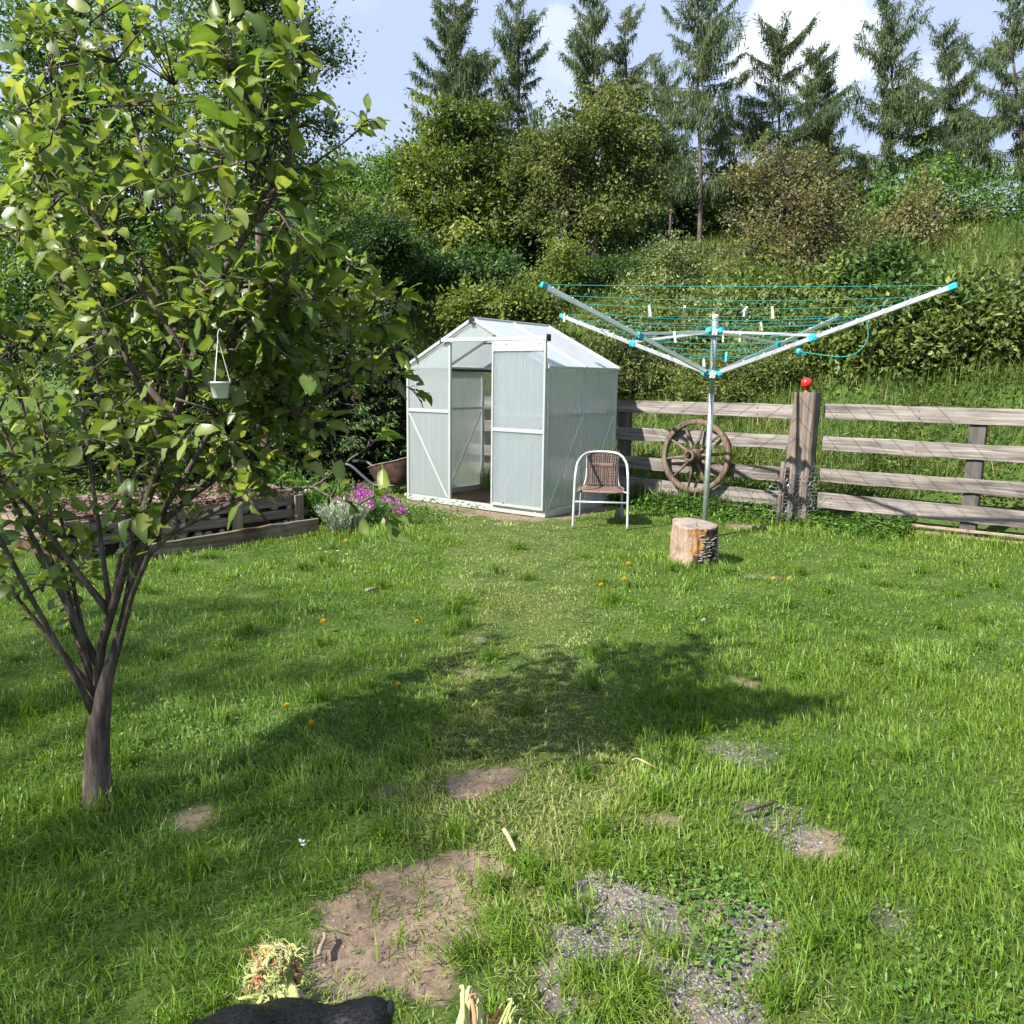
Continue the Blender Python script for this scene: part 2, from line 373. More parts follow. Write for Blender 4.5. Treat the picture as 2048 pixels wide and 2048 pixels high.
M['bark_tree'] = bark('tree_bark', [(.35, (.025, .02, .016)), (.52, (.085, .07, .055)), (.7, (.20, .17, .14))])
M['bark_apple'] = bark('apple_bark_rough', [(.32, (.03, .021, .018)), (.5, (.085, .066, .057)), (.7, (.19, .16, .14))], 1.0, 45, .4)
M['twig'] = flat_mat('pale_twig', (.21, .165, .13), .85, nz_=.35, scale=25)
M['straw'] = flat_mat('straw', (.42, .33, .20), .8, nz_=.3)
M['stone'] = flat_mat('pale_stone', (.36, .35, .33), .85, nz_=.3, scale=18, bump=.4)

# ------------------------------------------------------------------ the garden grid
YAW = R(-37.5)
AX = np.array([math.cos(YAW), math.sin(YAW)]); NX = np.array([-math.sin(YAW), math.cos(YAW)])      # along the fence, away from the viewer
FENCE0 = np.array([1.35, 10.75]); GH0 = np.array([-1.343, 10.616]); GW, GD, GE, GR = 2.163, 1.489, 1.69, 2.235
FINE = True
def fs(x, y): return (np.asarray(x) - FENCE0[0]) * NX[0] + (np.asarray(y) - FENCE0[1]) * NX[1]
def terrain(x, y):
    x = np.asarray(x, float); y = np.asarray(y, float); s = fs(x, y)
    z = np.interp(s, [-60, .35, 1.2, 3.0, 5.5, 9.0, 14.0, 24, 60, 400], [0, 0, .22, 1.15, 2.35, 3.7, 5.0, 7.1, 12, 30])
    z = z * sstep(-.2, 1.2, s)
    b = sstep(.6, 4, s)
    z = z + b * (fbm(x * .45, y * .45, 3) - .5) * .9 + b * (fbm(x * 1.7, y * 1.7, 5) - .5) * .25
    near = 1 - sstep(-.5, .8, s)
    if FINE: so_, gr_ = blobs(SOIL, x, y, 31), blobs(GRAV, x, y, 57); z = z - .012 * so_ - .008 * gr_ + so_ * ((fbm(x * 30, y * 30, 71) - .5) * .016 + (fbm(x * 9, y * 9, 72) - .5) * .022)
    return z + near * ((fbm(x * 1.1, y * 1.1, 9) - .5) * .05 + (fbm(x * 4.5, y * 4.5, 12) - .5) * .018 - .004)

SOIL = [(-.30, 2.13, .26, .33, -.25, 1.0), (-.42, 1.93, .13, .16, .4, .95), (-.14, 2.42, .18, .13, .2, .9), (-.10, 3.05, .20, .11, .5, .78), (-.19, 4.82, .08, .07, 0, .42), (1.25, 4.15, .08, .10, 0, .55),
        (-1.02, 3.2, .10, .09, 0, .5), (-.25, 4.25, .14, .09, 0, .35), (-1.12, 2.75, .08, .1, 0, .5), (-.45, 2.95, .12, .09, .3, .38), (1.05, 2.62, .12, .10, 0, .6), (2.05, 6.55, .22, .12, 0, .5), (.55, 2.75, .08, .05, 0, .5)]
GRAV = [(.40, 2.13, .27, .24, .1, 1.0), (.30, 2.33, .14, .12, .3, .85), (.52, 1.90, .10, .22, .2, .9), (.62, 2.18, .14, .16, 0, .7), (.98, 2.72, .14, .2, .3, .36), (.13, 1.93, .05, .09, 0, .7), (1.15, 2.2, .12, .1, 0, .35), (1.02, 3.3, .2, .14, 0, .35)]
def blobs(L, x, y, seed):
    n = (fbm(x * 6, y * 6, seed) - .5) * 1.5 + (fbm(x * 20, y * 20, seed + 4) - .5) * .9
    r = np.zeros_like(np.asarray(x, float))
    for cx, cy, rx, ry, a, s in L:
        dx, dy = x - cx, y - cy; u = (dx * math.cos(a) + dy * math.sin(a)) / rx; v = (-dx * math.sin(a) + dy * math.cos(a)) / ry
        r = np.maximum(r, s * (1 - sstep(.58, 1.22, np.sqrt(u * u + v * v) + n * (.55 + .35 * (rx < .16)))))
    return r
def gh_local(x, y):
    dx, dy = np.asarray(x) - GH0[0], np.asarray(y) - GH0[1]
    return dx * AX[0] + dy * AX[1], dx * NX[0] + dy * NX[1]
def bare(x, y):
    """0..1 how far bare soil shows, 0..1 gravel, 0..1 inside of the greenhouse"""
    x = np.asarray(x, float); y = np.asarray(y, float)
    so_ = blobs(SOIL, x, y, 31); gr = blobs(GRAV, x, y, 57)
    u, v = gh_local(x, y); n = fbm(x * 6, y * 6, 77) - .5
    edge = (1 - sstep(.05, .34, np.abs(v + .16) + n * .3)) * sstep(-.35, -.1, u) * (1 - sstep(GW - .1, GW + .25, u)) * .75
    side = (1 - sstep(.02, .3, np.abs(u - GW - .1) + n * .3)) * sstep(-.1, .2, v) * (1 - sstep(1.2, 1.7, v)) * .6
    so_ = np.maximum(so_, np.maximum(edge, side))
    ins = (sstep(-.02, .02, u) * (1 - sstep(GW - .02, GW + .02, u)) * sstep(-.02, .02, v) * (1 - sstep(GD - .02, GD + .02, v)))
    return so_, gr, ins
def worn(x, y):
    """the trodden track from the greenhouse door"""
    c = np.interp(y, [1.5, 3, 5, 7, 9, 10], [.25, .12, .1, .15, .1, -.1]); w = np.interp(y, [1.5, 4, 7, 9.3], [.5, .45, .6, .9])
    return (1 - sstep(.5, 1.3, np.abs(x - c) / w + (fbm(x * 2.2, y * 2.2, 91) - .5) * 1.1)) * (1 - sstep(9.2, 10.5, y))

# ground: one sheet to the horizon
def spaced(a, b, fa, fb, fine):
    l = fa - np.cumsum(fine * 1.16 ** np.arange(1, 60)); l = np.concatenate([[a], l[l > a][::-1]])
    r = fb + np.cumsum(fine * 1.16 ** np.arange(1, 60)); r = np.concatenate([r[r < b], [b]])
    return np.concatenate([l, np.arange(fa, fb + 1e-6, fine), r])
gx = spaced(-400, 400, -4.2, 5.4, .05); gy = spaced(-60, 700, 1.2, 12.0, .055)
gx = np.sort(np.concatenate([gx[(gx < -.8) | (gx > 1.1)], np.arange(-.8, 1.1, .013)])); gy = np.sort(np.concatenate([gy[(gy < 1.6) | (gy > 3.3)], np.arange(1.6, 3.3, .013)]))
XX, YY = np.meshgrid(gx, gy); ZZ = terrain(XX, YY)
sm, gm, im = bare(XX, YY)
nx_, ny_ = len(gx), len(gy)
i, j = np.meshgrid(np.arange(ny_ - 1), np.arange(nx_ - 1), indexing='ij'); i = i.ravel(); j = j.ravel()
mb = MB(); mb.add(np.stack([XX, YY, ZZ], -1), [np.stack([i * nx_ + j, i * nx_ + j + 1, (i + 1) * nx_ + j + 1, (i + 1) * nx_ + j], 1)])
q = NT('garden_ground')
n1 = q.noise(3.0, 6, .65); n2 = q.noise(38, 6, .7); n3 = q.noise(.35, 4)
soilc = q.ramp(q.math('ADD', q.math('MULTIPLY', n1, .45), q.math('MULTIPLY', n2, .55)), [(.3, (.075, .05, .037)), (.5, (.165, .125, .092)), (.7, (.255, .205, .158))])
thatch = q.ramp(q.math('ADD', q.math('MULTIPLY', n1, .5), q.math('MULTIPLY', n2, .5)), [(.34, (.018, .034, .007)), (.5, (.048, .082, .016)), (.68, (.11, .125, .04))])
vor = q.n('TexVoronoi', {'Vector': q.n('TexCoord').outputs['Object'], 'Scale': 95.0})
gravc = q.mix(q.ramp(vor.outputs['Distance'], [(.2, 1.0), (.55, 0.0)]), (.095, .085, .075), q.ramp(vor.outputs['Color'], [(0.1, (.07, .068, .066)), (.9, (.19, .185, .18))]))
gravc = q.mix(q.ramp(q.noise(7, 4), [(.5, 0.0), (.62, .85)]), gravc, soilc)
inc = q.ramp(n2, [(.3, (.022, .015, .011)), (.6, (.075, .05, .036)), (.75, (.15, .105, .075))])
c = q.mix(q.ramp(q.attr('soil'), [(.15, 0.0), (.6, 1.0)]), thatch, soilc)
c = q.mix(q.ramp(q.attr('gravel'), [(.15, 0.0), (.55, 1.0)]), c, gravc)
c = q.mix(q.attr('bed'), c, inc)
hgt = q.math('ADD', q.math('MULTIPLY', n2, .7), q.math('MULTIPLY', n1, .6))
M['ground'] = q.done(q.pbr(c, .95, normal=q.bump(hgt, .7, .02), spec=.1))
ground = mb.build('ground', M['ground'], smooth=True); tag(ground, kind='structure')
for nm, arr in (('soil', sm), ('gravel', gm), ('bed', im)):
    a = ground.data.attributes.new(nm, 'FLOAT', 'POINT'); a.data.foreach_set('value', arr.astype(np.float32).ravel())

# ------------------------------------------------------------------ grass
BEDE = np.array([-2.17, 8.65]); BEDD = NX.copy()           # far right corner of the wooden bed, its long side runs towards the viewer (-NX)
def in_bed(x, y):
    dx, dy = x - BEDE[0], y - BEDE[1]; u = dx * AX[0] + dy * AX[1]; v = dx * NX[0] + dy * NX[1]
    return (u < .05) & (u > -1.3) & (v < .05) & (v > -2.6)
def tall_zone(x, y):
    s = fs(x, y)
    t = np.exp(-((s + .15) / .28) ** 2) * 1.0                                         # fence foot
    dx, dy = x - 1.58, y - 7.03; r = np.hypot(dx, dy); t = np.maximum(t, .8 * np.exp(-((r - .30) / .13) ** 2))
    t = np.maximum(t, .7 * np.exp(-((np.hypot(x + 1.5, y - 2.8) - .10) / .07) ** 2))
    t = np.maximum(t, 1.2 * np.exp(-(((x - 3.0) / .5) ** 2 + ((y - 8.85) / .45) ** 2)))
    dx, dy = x - BEDE[0], y - BEDE[1]; u = dx * AX[0] + dy * AX[1]; v = dx * NX[0] + dy * NX[1]
    t = np.maximum(t, .35 * np.exp(-((u - .56) / .10) ** 2) * (v < .5))
    t = np.maximum(t, .9 * np.exp(-(((x + 1.45) / .55) ** 2 + ((y - 8.15) / .35) ** 2)))
    return t
def blades(mb, x, y, h, w, lean, tint, segs=2, zf=terrain):
    n = len(x); az = rng.uniform(0, 2 * math.pi, n)
    # neighbours lean alike
    flow = fbm(x * 2.3, y * 2.3, 41) * 9.0; az = np.where(rng.random(n) < .55, flow + rng.normal(0, .6, n), az)
    d = np.stack([np.cos(az), np.sin(az), np.zeros(n)], 1); sd = np.stack([-np.sin(az), np.cos(az), np.zeros(n)], 1)
    fa = rng.uniform(0, math.pi, n)[:, None]; sd = sd * np.cos(fa * .35) + d * np.sin(fa * .35)
    b = np.stack([x, y, zf(x, y) - .006], 1); up = np.array([0, 0, 1.0])
    l = lean[:, None]; H = h[:, None]; Wd = w[:, None]
    m = b + up * H * .55 * np.cos(l * .6) + d * H * .55 * np.sin(l * .6)
    t = m + up * H * .5 * np.cos(l * 1.5) + d * H * .5 * np.sin(l * 1.5)
    V = np.stack([b - sd * Wd * .5, b + sd * Wd * .5, m + sd * Wd * .42, m - sd * Wd * .42, t], 1).reshape(-1, 3)
    k = np.arange(n) * 5
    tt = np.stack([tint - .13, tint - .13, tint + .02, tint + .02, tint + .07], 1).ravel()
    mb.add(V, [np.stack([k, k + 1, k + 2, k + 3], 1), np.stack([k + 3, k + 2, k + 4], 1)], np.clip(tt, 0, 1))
def scatter(y0, y1, dens, m0=.5, m1=.66):
    n = int(dens * (y1 - y0) * 2 * (m0 + m1 * (y0 + y1) / 2)); y = rng.uniform(y0, y1, n * 2); hw = m0 + m1 * y
    keep = rng.random(n * 2) < hw / (m0 + m1 * y1); y = y[keep][:n]; x = rng.uniform(-1, 1, len(y)) * (m0 + m1 * y)
    return x, y
g = MB()
for y0, y1, dens, wd in ((1.25, 2.6, 12000, .0034), (2.6, 4.2, 8200, .0040), (4.2, 6.2, 4200, .0056), (6.2, 8.4, 2300, .0078), (8.4, 12.5, 1250, .0105)):
    x, y = scatter(y0, y1, dens)
    sm_, gm_, im_ = bare(x, y); wr = worn(x, y); s = fs(x, y); tz = tall_zone(x, y)
    clump = fbm(x * 5.5, y * 5.5, 21); big = fbm(x * 1.3, y * 1.3, 22)
    p = np.clip(1 - 1.06 * np.maximum(sm_, gm_ * .97), 0.0, 1) ** 1.5 * (1 - im_) * np.clip(.40 + 1.15 * clump - .12 * wr, .12, 1)
    k = (rng.random(len(x)) < p) & (s < .5) & ~in_bed(x, y)
    x, y, wr, tz, clump, big, sm_, gm_ = (a[k] for a in (x, y, wr, tz, clump, big, sm_, gm_)); n = len(x)
    h = (.030 + .062 * np.clip(clump * 1.5 - .3, 0, 1) + .03 * np.clip(big * 2 - .8, 0, 1)) * rng.uniform(.55, 1.35, n) * (1 - .38 * wr) + tz * rng.uniform(.03, .20, n)
    h = h * (1 - .45 * np.clip(sm_ + gm_, 0, 1)) * (.80 - .22 * sstep(3.4, 6.0, y))
    lean = np.abs(rng.normal(.68, .40, n)) + wr * .25 - .2 * np.clip(tz, 0, 1)
    tint = .40 + (big - .5) * .42 + rng.normal(0, .10, n) + wr * .30 + tz * .05 + .10 * sstep(6.0, 9.0, y)
    tint = tint + np.where(rng.random(n) < .05 + .22 * wr, .35, 0)
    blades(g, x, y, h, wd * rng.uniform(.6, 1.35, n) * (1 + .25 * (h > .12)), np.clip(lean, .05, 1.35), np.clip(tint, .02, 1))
# single tufts that stand proud of the lawn
for _ in range(130):
    yy = rng.uniform(1.5, 7.5); xx = rng.uniform(-1, 1) * (.4 + .6 * yy); sm_, gm_, im_ = bare(xx, yy)
    if sm_ > .5 or im_ > .1 or in_bed(xx, yy): continue
    n = int(rng.integers(50, 130)); r = np.abs(rng.normal(0, .045, n)); a = rng.uniform(0, 6.28, n)
    blades(g, xx + r * np.cos(a), yy + r * np.sin(a), rng.uniform(.06, .135, n), rng.uniform(.003, .0055, n) * (1 + yy * .06), np.abs(rng.normal(.7, .35, n)), np.clip(rng.normal(.38, .13, n), 0, .9))
for _ in range(46):
    xx, yy = rng.uniform(-.62, .02), rng.uniform(1.75, 2.6); n = int(rng.integers(5, 26)); rr_ = np.abs(rng.normal(0, .018, n)); a = rng.uniform(0, 6.28, n)
    blades(g, xx + rr_ * np.cos(a), yy + rr_ * np.sin(a), rng.uniform(.015, .05, n), rng.uniform(.002, .0038, n), np.abs(rng.normal(1.0, .35, n)), np.clip(rng.normal(.66, .15, n), 0, 1))
for _ in range(36):
    xx, yy = rng.uniform(.1, .8), rng.uniform(1.75, 2.5); n = int(rng.integers(6, 40)); rr_ = np.abs(rng.normal(0, .03, n)); a = rng.uniform(0, 6.28, n)
    blades(g, xx + rr_ * np.cos(a), yy + rr_ * np.sin(a), rng.uniform(.02, .07, n), rng.uniform(.002, .004, n), np.abs(rng.normal(.9, .35, n)), np.clip(rng.normal(.58, .15, n), 0, 1))
for xx, yy, n in ((.20, 1.93, 300), (.33, 1.90, 330), (.45, 2.06, 120), (.60, 2.12, 60), (.27, 1.82, 260), (-.02, 2.16, 420), (-.04, 2.32, 260), (.02, 2.05, 320), (-.30, 2.08, 30), (-.38, 2.20, 26), (-.22, 2.28, 18), (.34, 2.15, 40), (.42, 2.44, 300), (.30, 2.50, 260), (.52, 2.50, 260)):
    r = np.abs(rng.normal(0, .055, n)); a = rng.uniform(0, 6.28, n)
    blades(g, xx + r * np.cos(a), yy + r * np.sin(a), rng.uniform(.045, .12, n), rng.uniform(.003, .005, n), np.abs(rng.normal(.8, .35, n)), np.clip(rng.normal(.52, .14, n), 0, .95))
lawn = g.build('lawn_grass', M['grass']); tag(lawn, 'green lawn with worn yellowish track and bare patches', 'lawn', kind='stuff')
# dry litter and clippings lying on the worn places
g = MB(); x, y = scatter(1.4, 9.5, 620); p = worn(x, y) * .9 + .16 + .4 * bare(x, y)[0]; k = (rng.random(len(x)) < p) & (fs(x, y) < 0) & ~in_bed(x, y); x, y = x[k], y[k]; n = len(x)
a = rng.uniform(0, 6.28, n); d = nrm(np.stack([np.cos(a), np.sin(a), rng.normal(0, .15, n)], 1)); sd = np.cross(d, [0, 0, 1.0])
g.diamonds(np.stack([x, y, terrain(x, y) + rng.uniform(.004, .03, n)], 1), d, sd, rng.uniform(.02, .07, n), rng.uniform(.002, .0045, n) * (1 + .05 * y), np.clip(rng.normal(.9, .08, n), 0, 1))
tag(g.build('dry_clippings', M['grass']), 'dry straw coloured grass clippings lying on the lawn', 'clippings', kind='stuff')
# gravel stones and soil crumbs
def stones(pts, size, tint, mb):
    n = len(pts); O = np.array([[1, 0, 0], [-1, 0, 0], [0, 1, 0], [0, -1, 0], [0, 0, 1], [0, 0, -1]], float)
    F = np.array([[0, 2, 4], [2, 1, 4], [1, 3, 4], [3, 0, 4], [2, 0, 5], [1, 2, 5], [3, 1, 5], [0, 3, 5]])
    V = O[None] * rng.uniform(.55, 1.2, (n, 6, 1)) + rng.normal(0, .16, (n, 6, 3)); V[:, :, 2] *= .62
    a = rng.uniform(0, 6.28, n); ca, sa = np.cos(a)[:, None], np.sin(a)[:, None]
    V = np.stack([V[:, :, 0] * ca - V[:, :, 1] * sa, V[:, :, 0] * sa + V[:, :, 1] * ca, V[:, :, 2]], -1) * size[:, None, None] + pts[:, None]
    mb.add(V.reshape(-1, 3), [(F[None] + 6 * np.arange(n)[:, None, None]).reshape(-1, 3)], np.repeat(tint, 6))
q = NT('gravel_stone'); M['gravel'] = q.done(q.pbr(q.ramp(q.attr('tint'), [(0, (.10, .098, .096)), (.5, (.19, .186, .183)), (.85, (.245, .24, .236)), (1, (.22, .175, .145))]), .8, normal=q.bump(q.noise(160, 3), .3, .002), spec=.25))
q = NT('soil_crumb'); M['crumb'] = q.done(q.pbr(q.ramp(q.attr('tint'), [(0, (.05, .034, .025)), (.6, (.15, .108, .08)), (.9, (.24, .19, .15)), (1, (.36, .32, .29))]), .95, spec=.1))
x = rng.uniform(-.1, 1.5, 70000); y = rng.uniform(1.5, 3.7, 70000); k = rng.random(70000) < blobs(GRAV, x, y, 57) * .85 * np.clip(fbm(x * 9, y * 9, 63) * 2.2 - .35, .1, 1); x, y = x[k], y[k]; n = len(x)
g = MB(); stones(np.stack([x, y, terrain(x, y) + .001], 1), rng.uniform(.0024, .0062, n), np.clip(rng.normal(.5, .22, n), 0, 1), g)
tag(g.build('gravel', M['gravel']), 'loose grey gravel showing through the thin grass', 'gravel', kind='stuff')
x = rng.uniform(-1.3, 1.4, 40000); y = rng.uniform(1.5, 5, 40000); k = rng.random(40000) < blobs(SOIL, x, y, 31) * .5; x, y = x[k], y[k]; n = len(x)
g = MB(); stones(np.stack([x, y, terrain(x, y)], 1), rng.uniform(.002, .0078, n), np.clip(rng.normal(.5, .22, n), 0, 1), g)
tag(g.build('soil_crumbs', M['crumb']), 'brown soil crumbs and small pebbles on the bare patches', 'soil', kind='stuff')

# low weeds: clover in the gravel, nettles and ground elder along the fence
def rosette_leaves(mb, x, y, z, L, W, tilt, tint):
    n = len(x); a = rng.uniform(0, 6.28, n); t = rng.normal(tilt, .3, n)
    d = np.stack([np.cos(a) * np.cos(t), np.sin(a) * np.cos(t), np.sin(t)], 1); sd = np.stack([-np.sin(a), np.cos(a), rng.normal(0, .25, n)], 1)
    mb.diamonds(np.stack([x, y, z], 1), d, sd, L, W, tint, .15)
g = MB()
for cx, cy, r, n, h in ((.66, 2.3, .16, 420, .03), (.44, 2.43, .10, 150, .03), (.58, 2.02, .10, 130, .03), (1.2, 1.9, .3, 300, .03), (-1.4, 3.4, .5, 500, .04), (1.9, 5.6, .6, 450, .05), (1.1, 5.3, .5, 200, .05)):
    x = cx + rng.normal(0, r * .6, n); y = cy + rng.normal(0, r * .6, n)
    rosette_leaves(g, x, y, terrain(x, y) + rng.uniform(.01, h, n), rng.uniform(.012, .024, n), rng.uniform(.011, .02, n), .25, np.clip(rng.normal(.6, .18, n), 0, 1))
n = 9000; t = rng.uniform(-.2, 3.6, n); off = -np.abs(rng.normal(.05, .3, n)) + .15; hmax = (.10 + .20 * fbm(t * 2.4, t * 0, 8)) * np.clip(1.1 + off, .3, 1)
x = FENCE0[0] + AX[0] * t + NX[0] * off; y = FENCE0[1] + AX[1] * t + NX[1] * off
rosette_leaves(g, x, y, terrain(x, y) + rng.random(n) ** 1.3 * hmax, rng.uniform(.03, .075, n), rng.uniform(.018, .045, n), .15, np.clip(rng.normal(.5, .2, n), 0, 1))
n = 2600; x = rng.normal(-1.75, .5, n); y = rng.normal(9.3, .35, n); k = ~in_bed(x, y) & (gh_local(x, y)[1] < -.05); x, y = x[k], y[k]; n = len(x)
rosette_leaves(g, x, y, terrain(x, y) + rng.random(n) * .16, rng.uniform(.03, .07, n), rng.uniform(.02, .04, n), .2, np.clip(rng.normal(.42, .2, n), 0, 1))
tag(g.build('low_weeds', M['weed']), 'low leafy weeds along the fence foot and in the lawn', 'weeds', kind='stuff')

# rough meadow on the bank behind the fence
g = MB(); n = 240000; s = .3 + rng.random(n) ** 1.9 * 30; t = rng.uniform(-16, 16, n) * (1 + s * .055)
x = FENCE0[0] - 1.0 + AX[0] * t + NX[0] * s; y = FENCE0[1] + AX[1] * t + NX[1] * s
k = (np.abs(x) < .72 * y + 2) & (y > 9.6); x, y, s = x[k], y[k], s[k]; n = len(x)
big = fbm(x * .6, y * .6, 33); h = rng.uniform(.12, .42, n) * (.6 + .8 * big) * (1 + .02 * s)
blades(g, x, y, h, rng.uniform(.007, .016, n) * (1 + .05 * s), np.abs(rng.normal(.5, .3, n)), np.clip(.42 + (big - .5) * 1.2 + rng.normal(0, .15, n) + np.where(rng.random(n) < .08, .4, 0), 0, 1))
meadow = g; g = MB(); nc = 330; sc = .6 + rng.random(nc) ** 1.2 * 17; t = rng.uniform(-9, 9, nc) * (1 + sc * .05); cx = FENCE0[0] + AX[0] * t + NX[0] * sc; cy = FENCE0[1] + AX[1] * t + NX[1] * sc; idx = np.repeat(np.arange(nc), 190); n = len(idx); cr0 = rng.uniform(.12, .5, nc)[idx]; ch = rng.uniform(.12, .55, nc)[idx]
px_ = cx[idx] + rng.normal(0, 1, n) * cr0; py_ = cy[idx] + rng.normal(0, 1, n) * cr0; k = (fs(px_, py_) > .3); px_, py_, idx, ch = px_[k], py_[k], idx[k], ch[k]; n = len(px_); tn = rng.normal(.5, .2, nc)[idx]
rosette_leaves(g, px_, py_, terrain(px_, py_) + rng.random(n) * ch, rng.uniform(.04, .10, n), rng.uniform(.02, .05, n), .15, np.clip(tn + rng.normal(0, .14, n), 0, 1))
tag(g.build('bank_weeds', M['bramble']), 'patches of nettles and bramble leaves on the bank', 'weeds', kind='stuff'); g = meadow
tag(g.build('meadow_grass', M['meadow']), 'long rough grass on the bank behind the fence', 'meadow', kind='stuff')

# ------------------------------------------------------------------ trees
def base_at(px, Y):
    x = at(px, 700, Y)[0]; return np.array([x, Y, float(terrain(x, Y))])
def curve(p, d, L, droop, rise, n=6, wob=.04):
    t = np.linspace(0, 1, n)[:, None]
    return p + d * L * t + np.array([0, 0, 1.0]) * (-droop * L * t + rise * L * t * t) + rng.normal(0, wob * L, (n, 3)) * t * np.array([1, 1, .4])
def conifer(name, label, px, Y, top, r, seed, group, lean=0.0, dens=1.0, low=.22, mat='larch', tone=.45, hang=.44, step=.30):
    global rng; rng = np.random.default_rng(seed)
    b = base_at(px, Y); tp = at(top[0], top[1], Y); h = tp[2] - b[2] + .3
    root = thing(name, label, 'tree', tuple(b), 0, group); wood, fol = MB(), MB(); UP = np.array([0, 0, 1.0])
    k = 12; t = np.linspace(0, 1, k); axis = np.stack([(tp[0] - b[0]) * t ** 1.3 + .05 * np.sin(t * 7 + seed), .04 * np.sin(t * 5), h * t - .3], 1)
    rt = .115 * (h / 12) * (1 - t) ** .8 + .012; wood.tube(axis, rt, 8)
    P = []; D = []; S = []; L = []; Wd = []; T = []
    z = low * h
    while z < h * .985:
        f = z / h; nb = rng.integers(3, 6) if rng.random() > .1 else 2
        prof = (1 - f) ** .62 * (1 - .45 * max(0, .36 - f) / .36) + .045
        for _ in range(nb):
            az = rng.uniform(0, 2 * math.pi); Lb = r * prof * rng.uniform(.32, 1.3) * (1 + .25 * math.sin(f * 23 + seed))
            d = np.array([math.cos(az), math.sin(az), .55 * sstep(.55, 1, f)]); p0 = np.array([np.interp(z + .3, axis[:, 2] + .3, axis[:, i_]) for i_ in range(3)])
            c = curve(p0, d, Lb, .34 * (1 - f) + .02, .38 + .14 * rng.random(), 7)
            wood.tube(c, np.linspace(.018 * (1.2 - f) + .004, .003, 7), 4, cap=False)
            m = max(10, int(Lb * 140 * dens)); u = rng.random(m) ** .8 * .92 + .08 if f > .45 else rng.random(m) ** .6 * .8 + .2
            q_ = np.stack([np.interp(u, np.linspace(0, 1, 7), c[:, i_]) for i_ in range(3)], 1); sdv = np.array([-math.sin(az), math.cos(az), 0])
            off = rng.normal(0, .10 + .05 * Lb, m) * (1 - .45 * u); q_ = q_ + sdv * off[:, None] + d * rng.normal(0, .05, m)[:, None] - UP * np.abs(off)[:, None] * .3
            hh = rng.random(m) < .62
            dd = np.where(hh[:, None], nrm(np.stack([rng.normal(0, .28, m), rng.normal(0, .28, m), -np.ones(m)], 1)), nrm(d * .8 + sdv * (np.sign(off) * rng.uniform(.2, 1, m))[:, None] + rng.normal(0, .3, (m, 3))))
            P.append(q_); D.append(dd); S.append(rng.normal(0, 1, (m, 3))); L.append(np.where(hh, rng.uniform(.3, 1.25, m) * hang * (1.2 - f * .6), rng.uniform(.12, .26, m))); Wd.append(rng.uniform(.02, .046, m)); T.append(np.clip(tone + rng.normal(0, .16, m) + rng.normal(0, .1), 0, 1))
        z += step * rng.uniform(.6, 1.4)
    fol.diamonds(np.concatenate(P), np.concatenate(D), nrm(np.concatenate(S)), np.concatenate(L), np.concatenate(Wd), np.concatenate(T), .1)
    wood.build('trunk', M['bark_larch'], root, True); fol.build('crown', M[mat], root)
    return root
def leafcloud(mb, ctr, rad, nclump, nleaf, L, sig, tone, shell=.55, flat=.8, seedtone=.15):
    """clumps of leaves through the volume of an ellipsoid; returns clump centres"""
    v = nrm(rng.normal(0, 1, (nclump, 3))); r = rng.random(nclump) ** (1 / 3.0); r = shell + (1.06 - shell) * r * rng.uniform(.6, 1.08, nclump)
    lump = 1 + .22 * np.sin(v[:, 0] * 5 + ctr[0] * 3) * np.sin(v[:, 1] * 4 + 1) + .16 * np.sin(v[:, 2] * 7 + ctr[2])
    cc = ctr + v * r[:, None] * lump[:, None] * rad
    k = np.maximum(4, (nleaf * rng.uniform(.4, 1.6, nclump)).astype(int)); idx = np.repeat(np.arange(nclump), k); n = len(idx)
    sg = sig * rng.uniform(.55, 1.4, nclump)[idx][:, None]
    p = cc[idx] + rng.normal(0, 1, (n, 3)) * sg * np.array([1, 1, flat])
    d = nrm(rng.normal(0, 1, (n, 3)) + v[idx] * .6 + np.array([0, 0, -.15])); up = nrm(rng.normal(0, .55, (n, 3)) + np.array([0, 0, 1.0]) + v[idx] * .4)
    sd = nrm(np.cross(d, up)); ct = rng.normal(0, seedtone * 1.35, nclump)
    ns = max(4, int(nclump * .55)); js = rng.choice(nclump, ns); kk = 13; u = np.tile(np.linspace(.15, 1, kk), ns); jj = np.repeat(js, kk); so_d = nrm(v[js] * .9 + rng.normal(0, .4, (ns, 3)) + [0, 0, .35]); sl_ = sig * rng.uniform(1.4, 3.6, ns)
    ps = cc[jj] + np.repeat(so_d * sl_[:, None], kk, 0) * u[:, None] + rng.normal(0, L * .35, (ns * kk, 3)) + np.array([0, 0, -1.0]) * (u * u * np.repeat(sl_, kk) * .18)[:, None]; m_ = ns * kk
    mb.diamonds(ps, nrm(np.repeat(so_d, kk, 0) * .6 + rng.normal(0, .8, (m_, 3))), nrm(rng.normal(0, .7, (m_, 3)) + [0, .2, .5]), L * rng.uniform(.6, 1.25, m_), L * rng.uniform(.4, .7, m_), np.clip(tone + .12 + rng.normal(0, .14, m_), 0, 1), .18)
    mb.diamonds(p, d, sd, L * rng.uniform(.5, 1.5, n), L * rng.uniform(.42, .75, n), np.clip(tone + ct[idx] + rng.normal(0, .13, n), 0, 1), .18)
    return cc
def limb(wood, p, q_, r0, r1, n=7, wob=.07, seg=6):
    p, q_ = np.asarray(p, float), np.asarray(q_, float); t = np.linspace(0, 1, n)[:, None]; L = np.linalg.norm(q_ - p)
    w = np.cumsum(rng.normal(0, wob * L / n ** .5 * .5, (n, 3)), 0); w = w - w[0] - (w[-1] - w[0]) * t
    c = p + (q_ - p) * t + w + np.array([0, 0, 1.0]) * .10 * L * np.sin(t * math.pi)
    wood.tube(c, np.linspace(r0, r1, n), seg, cap=False); return c
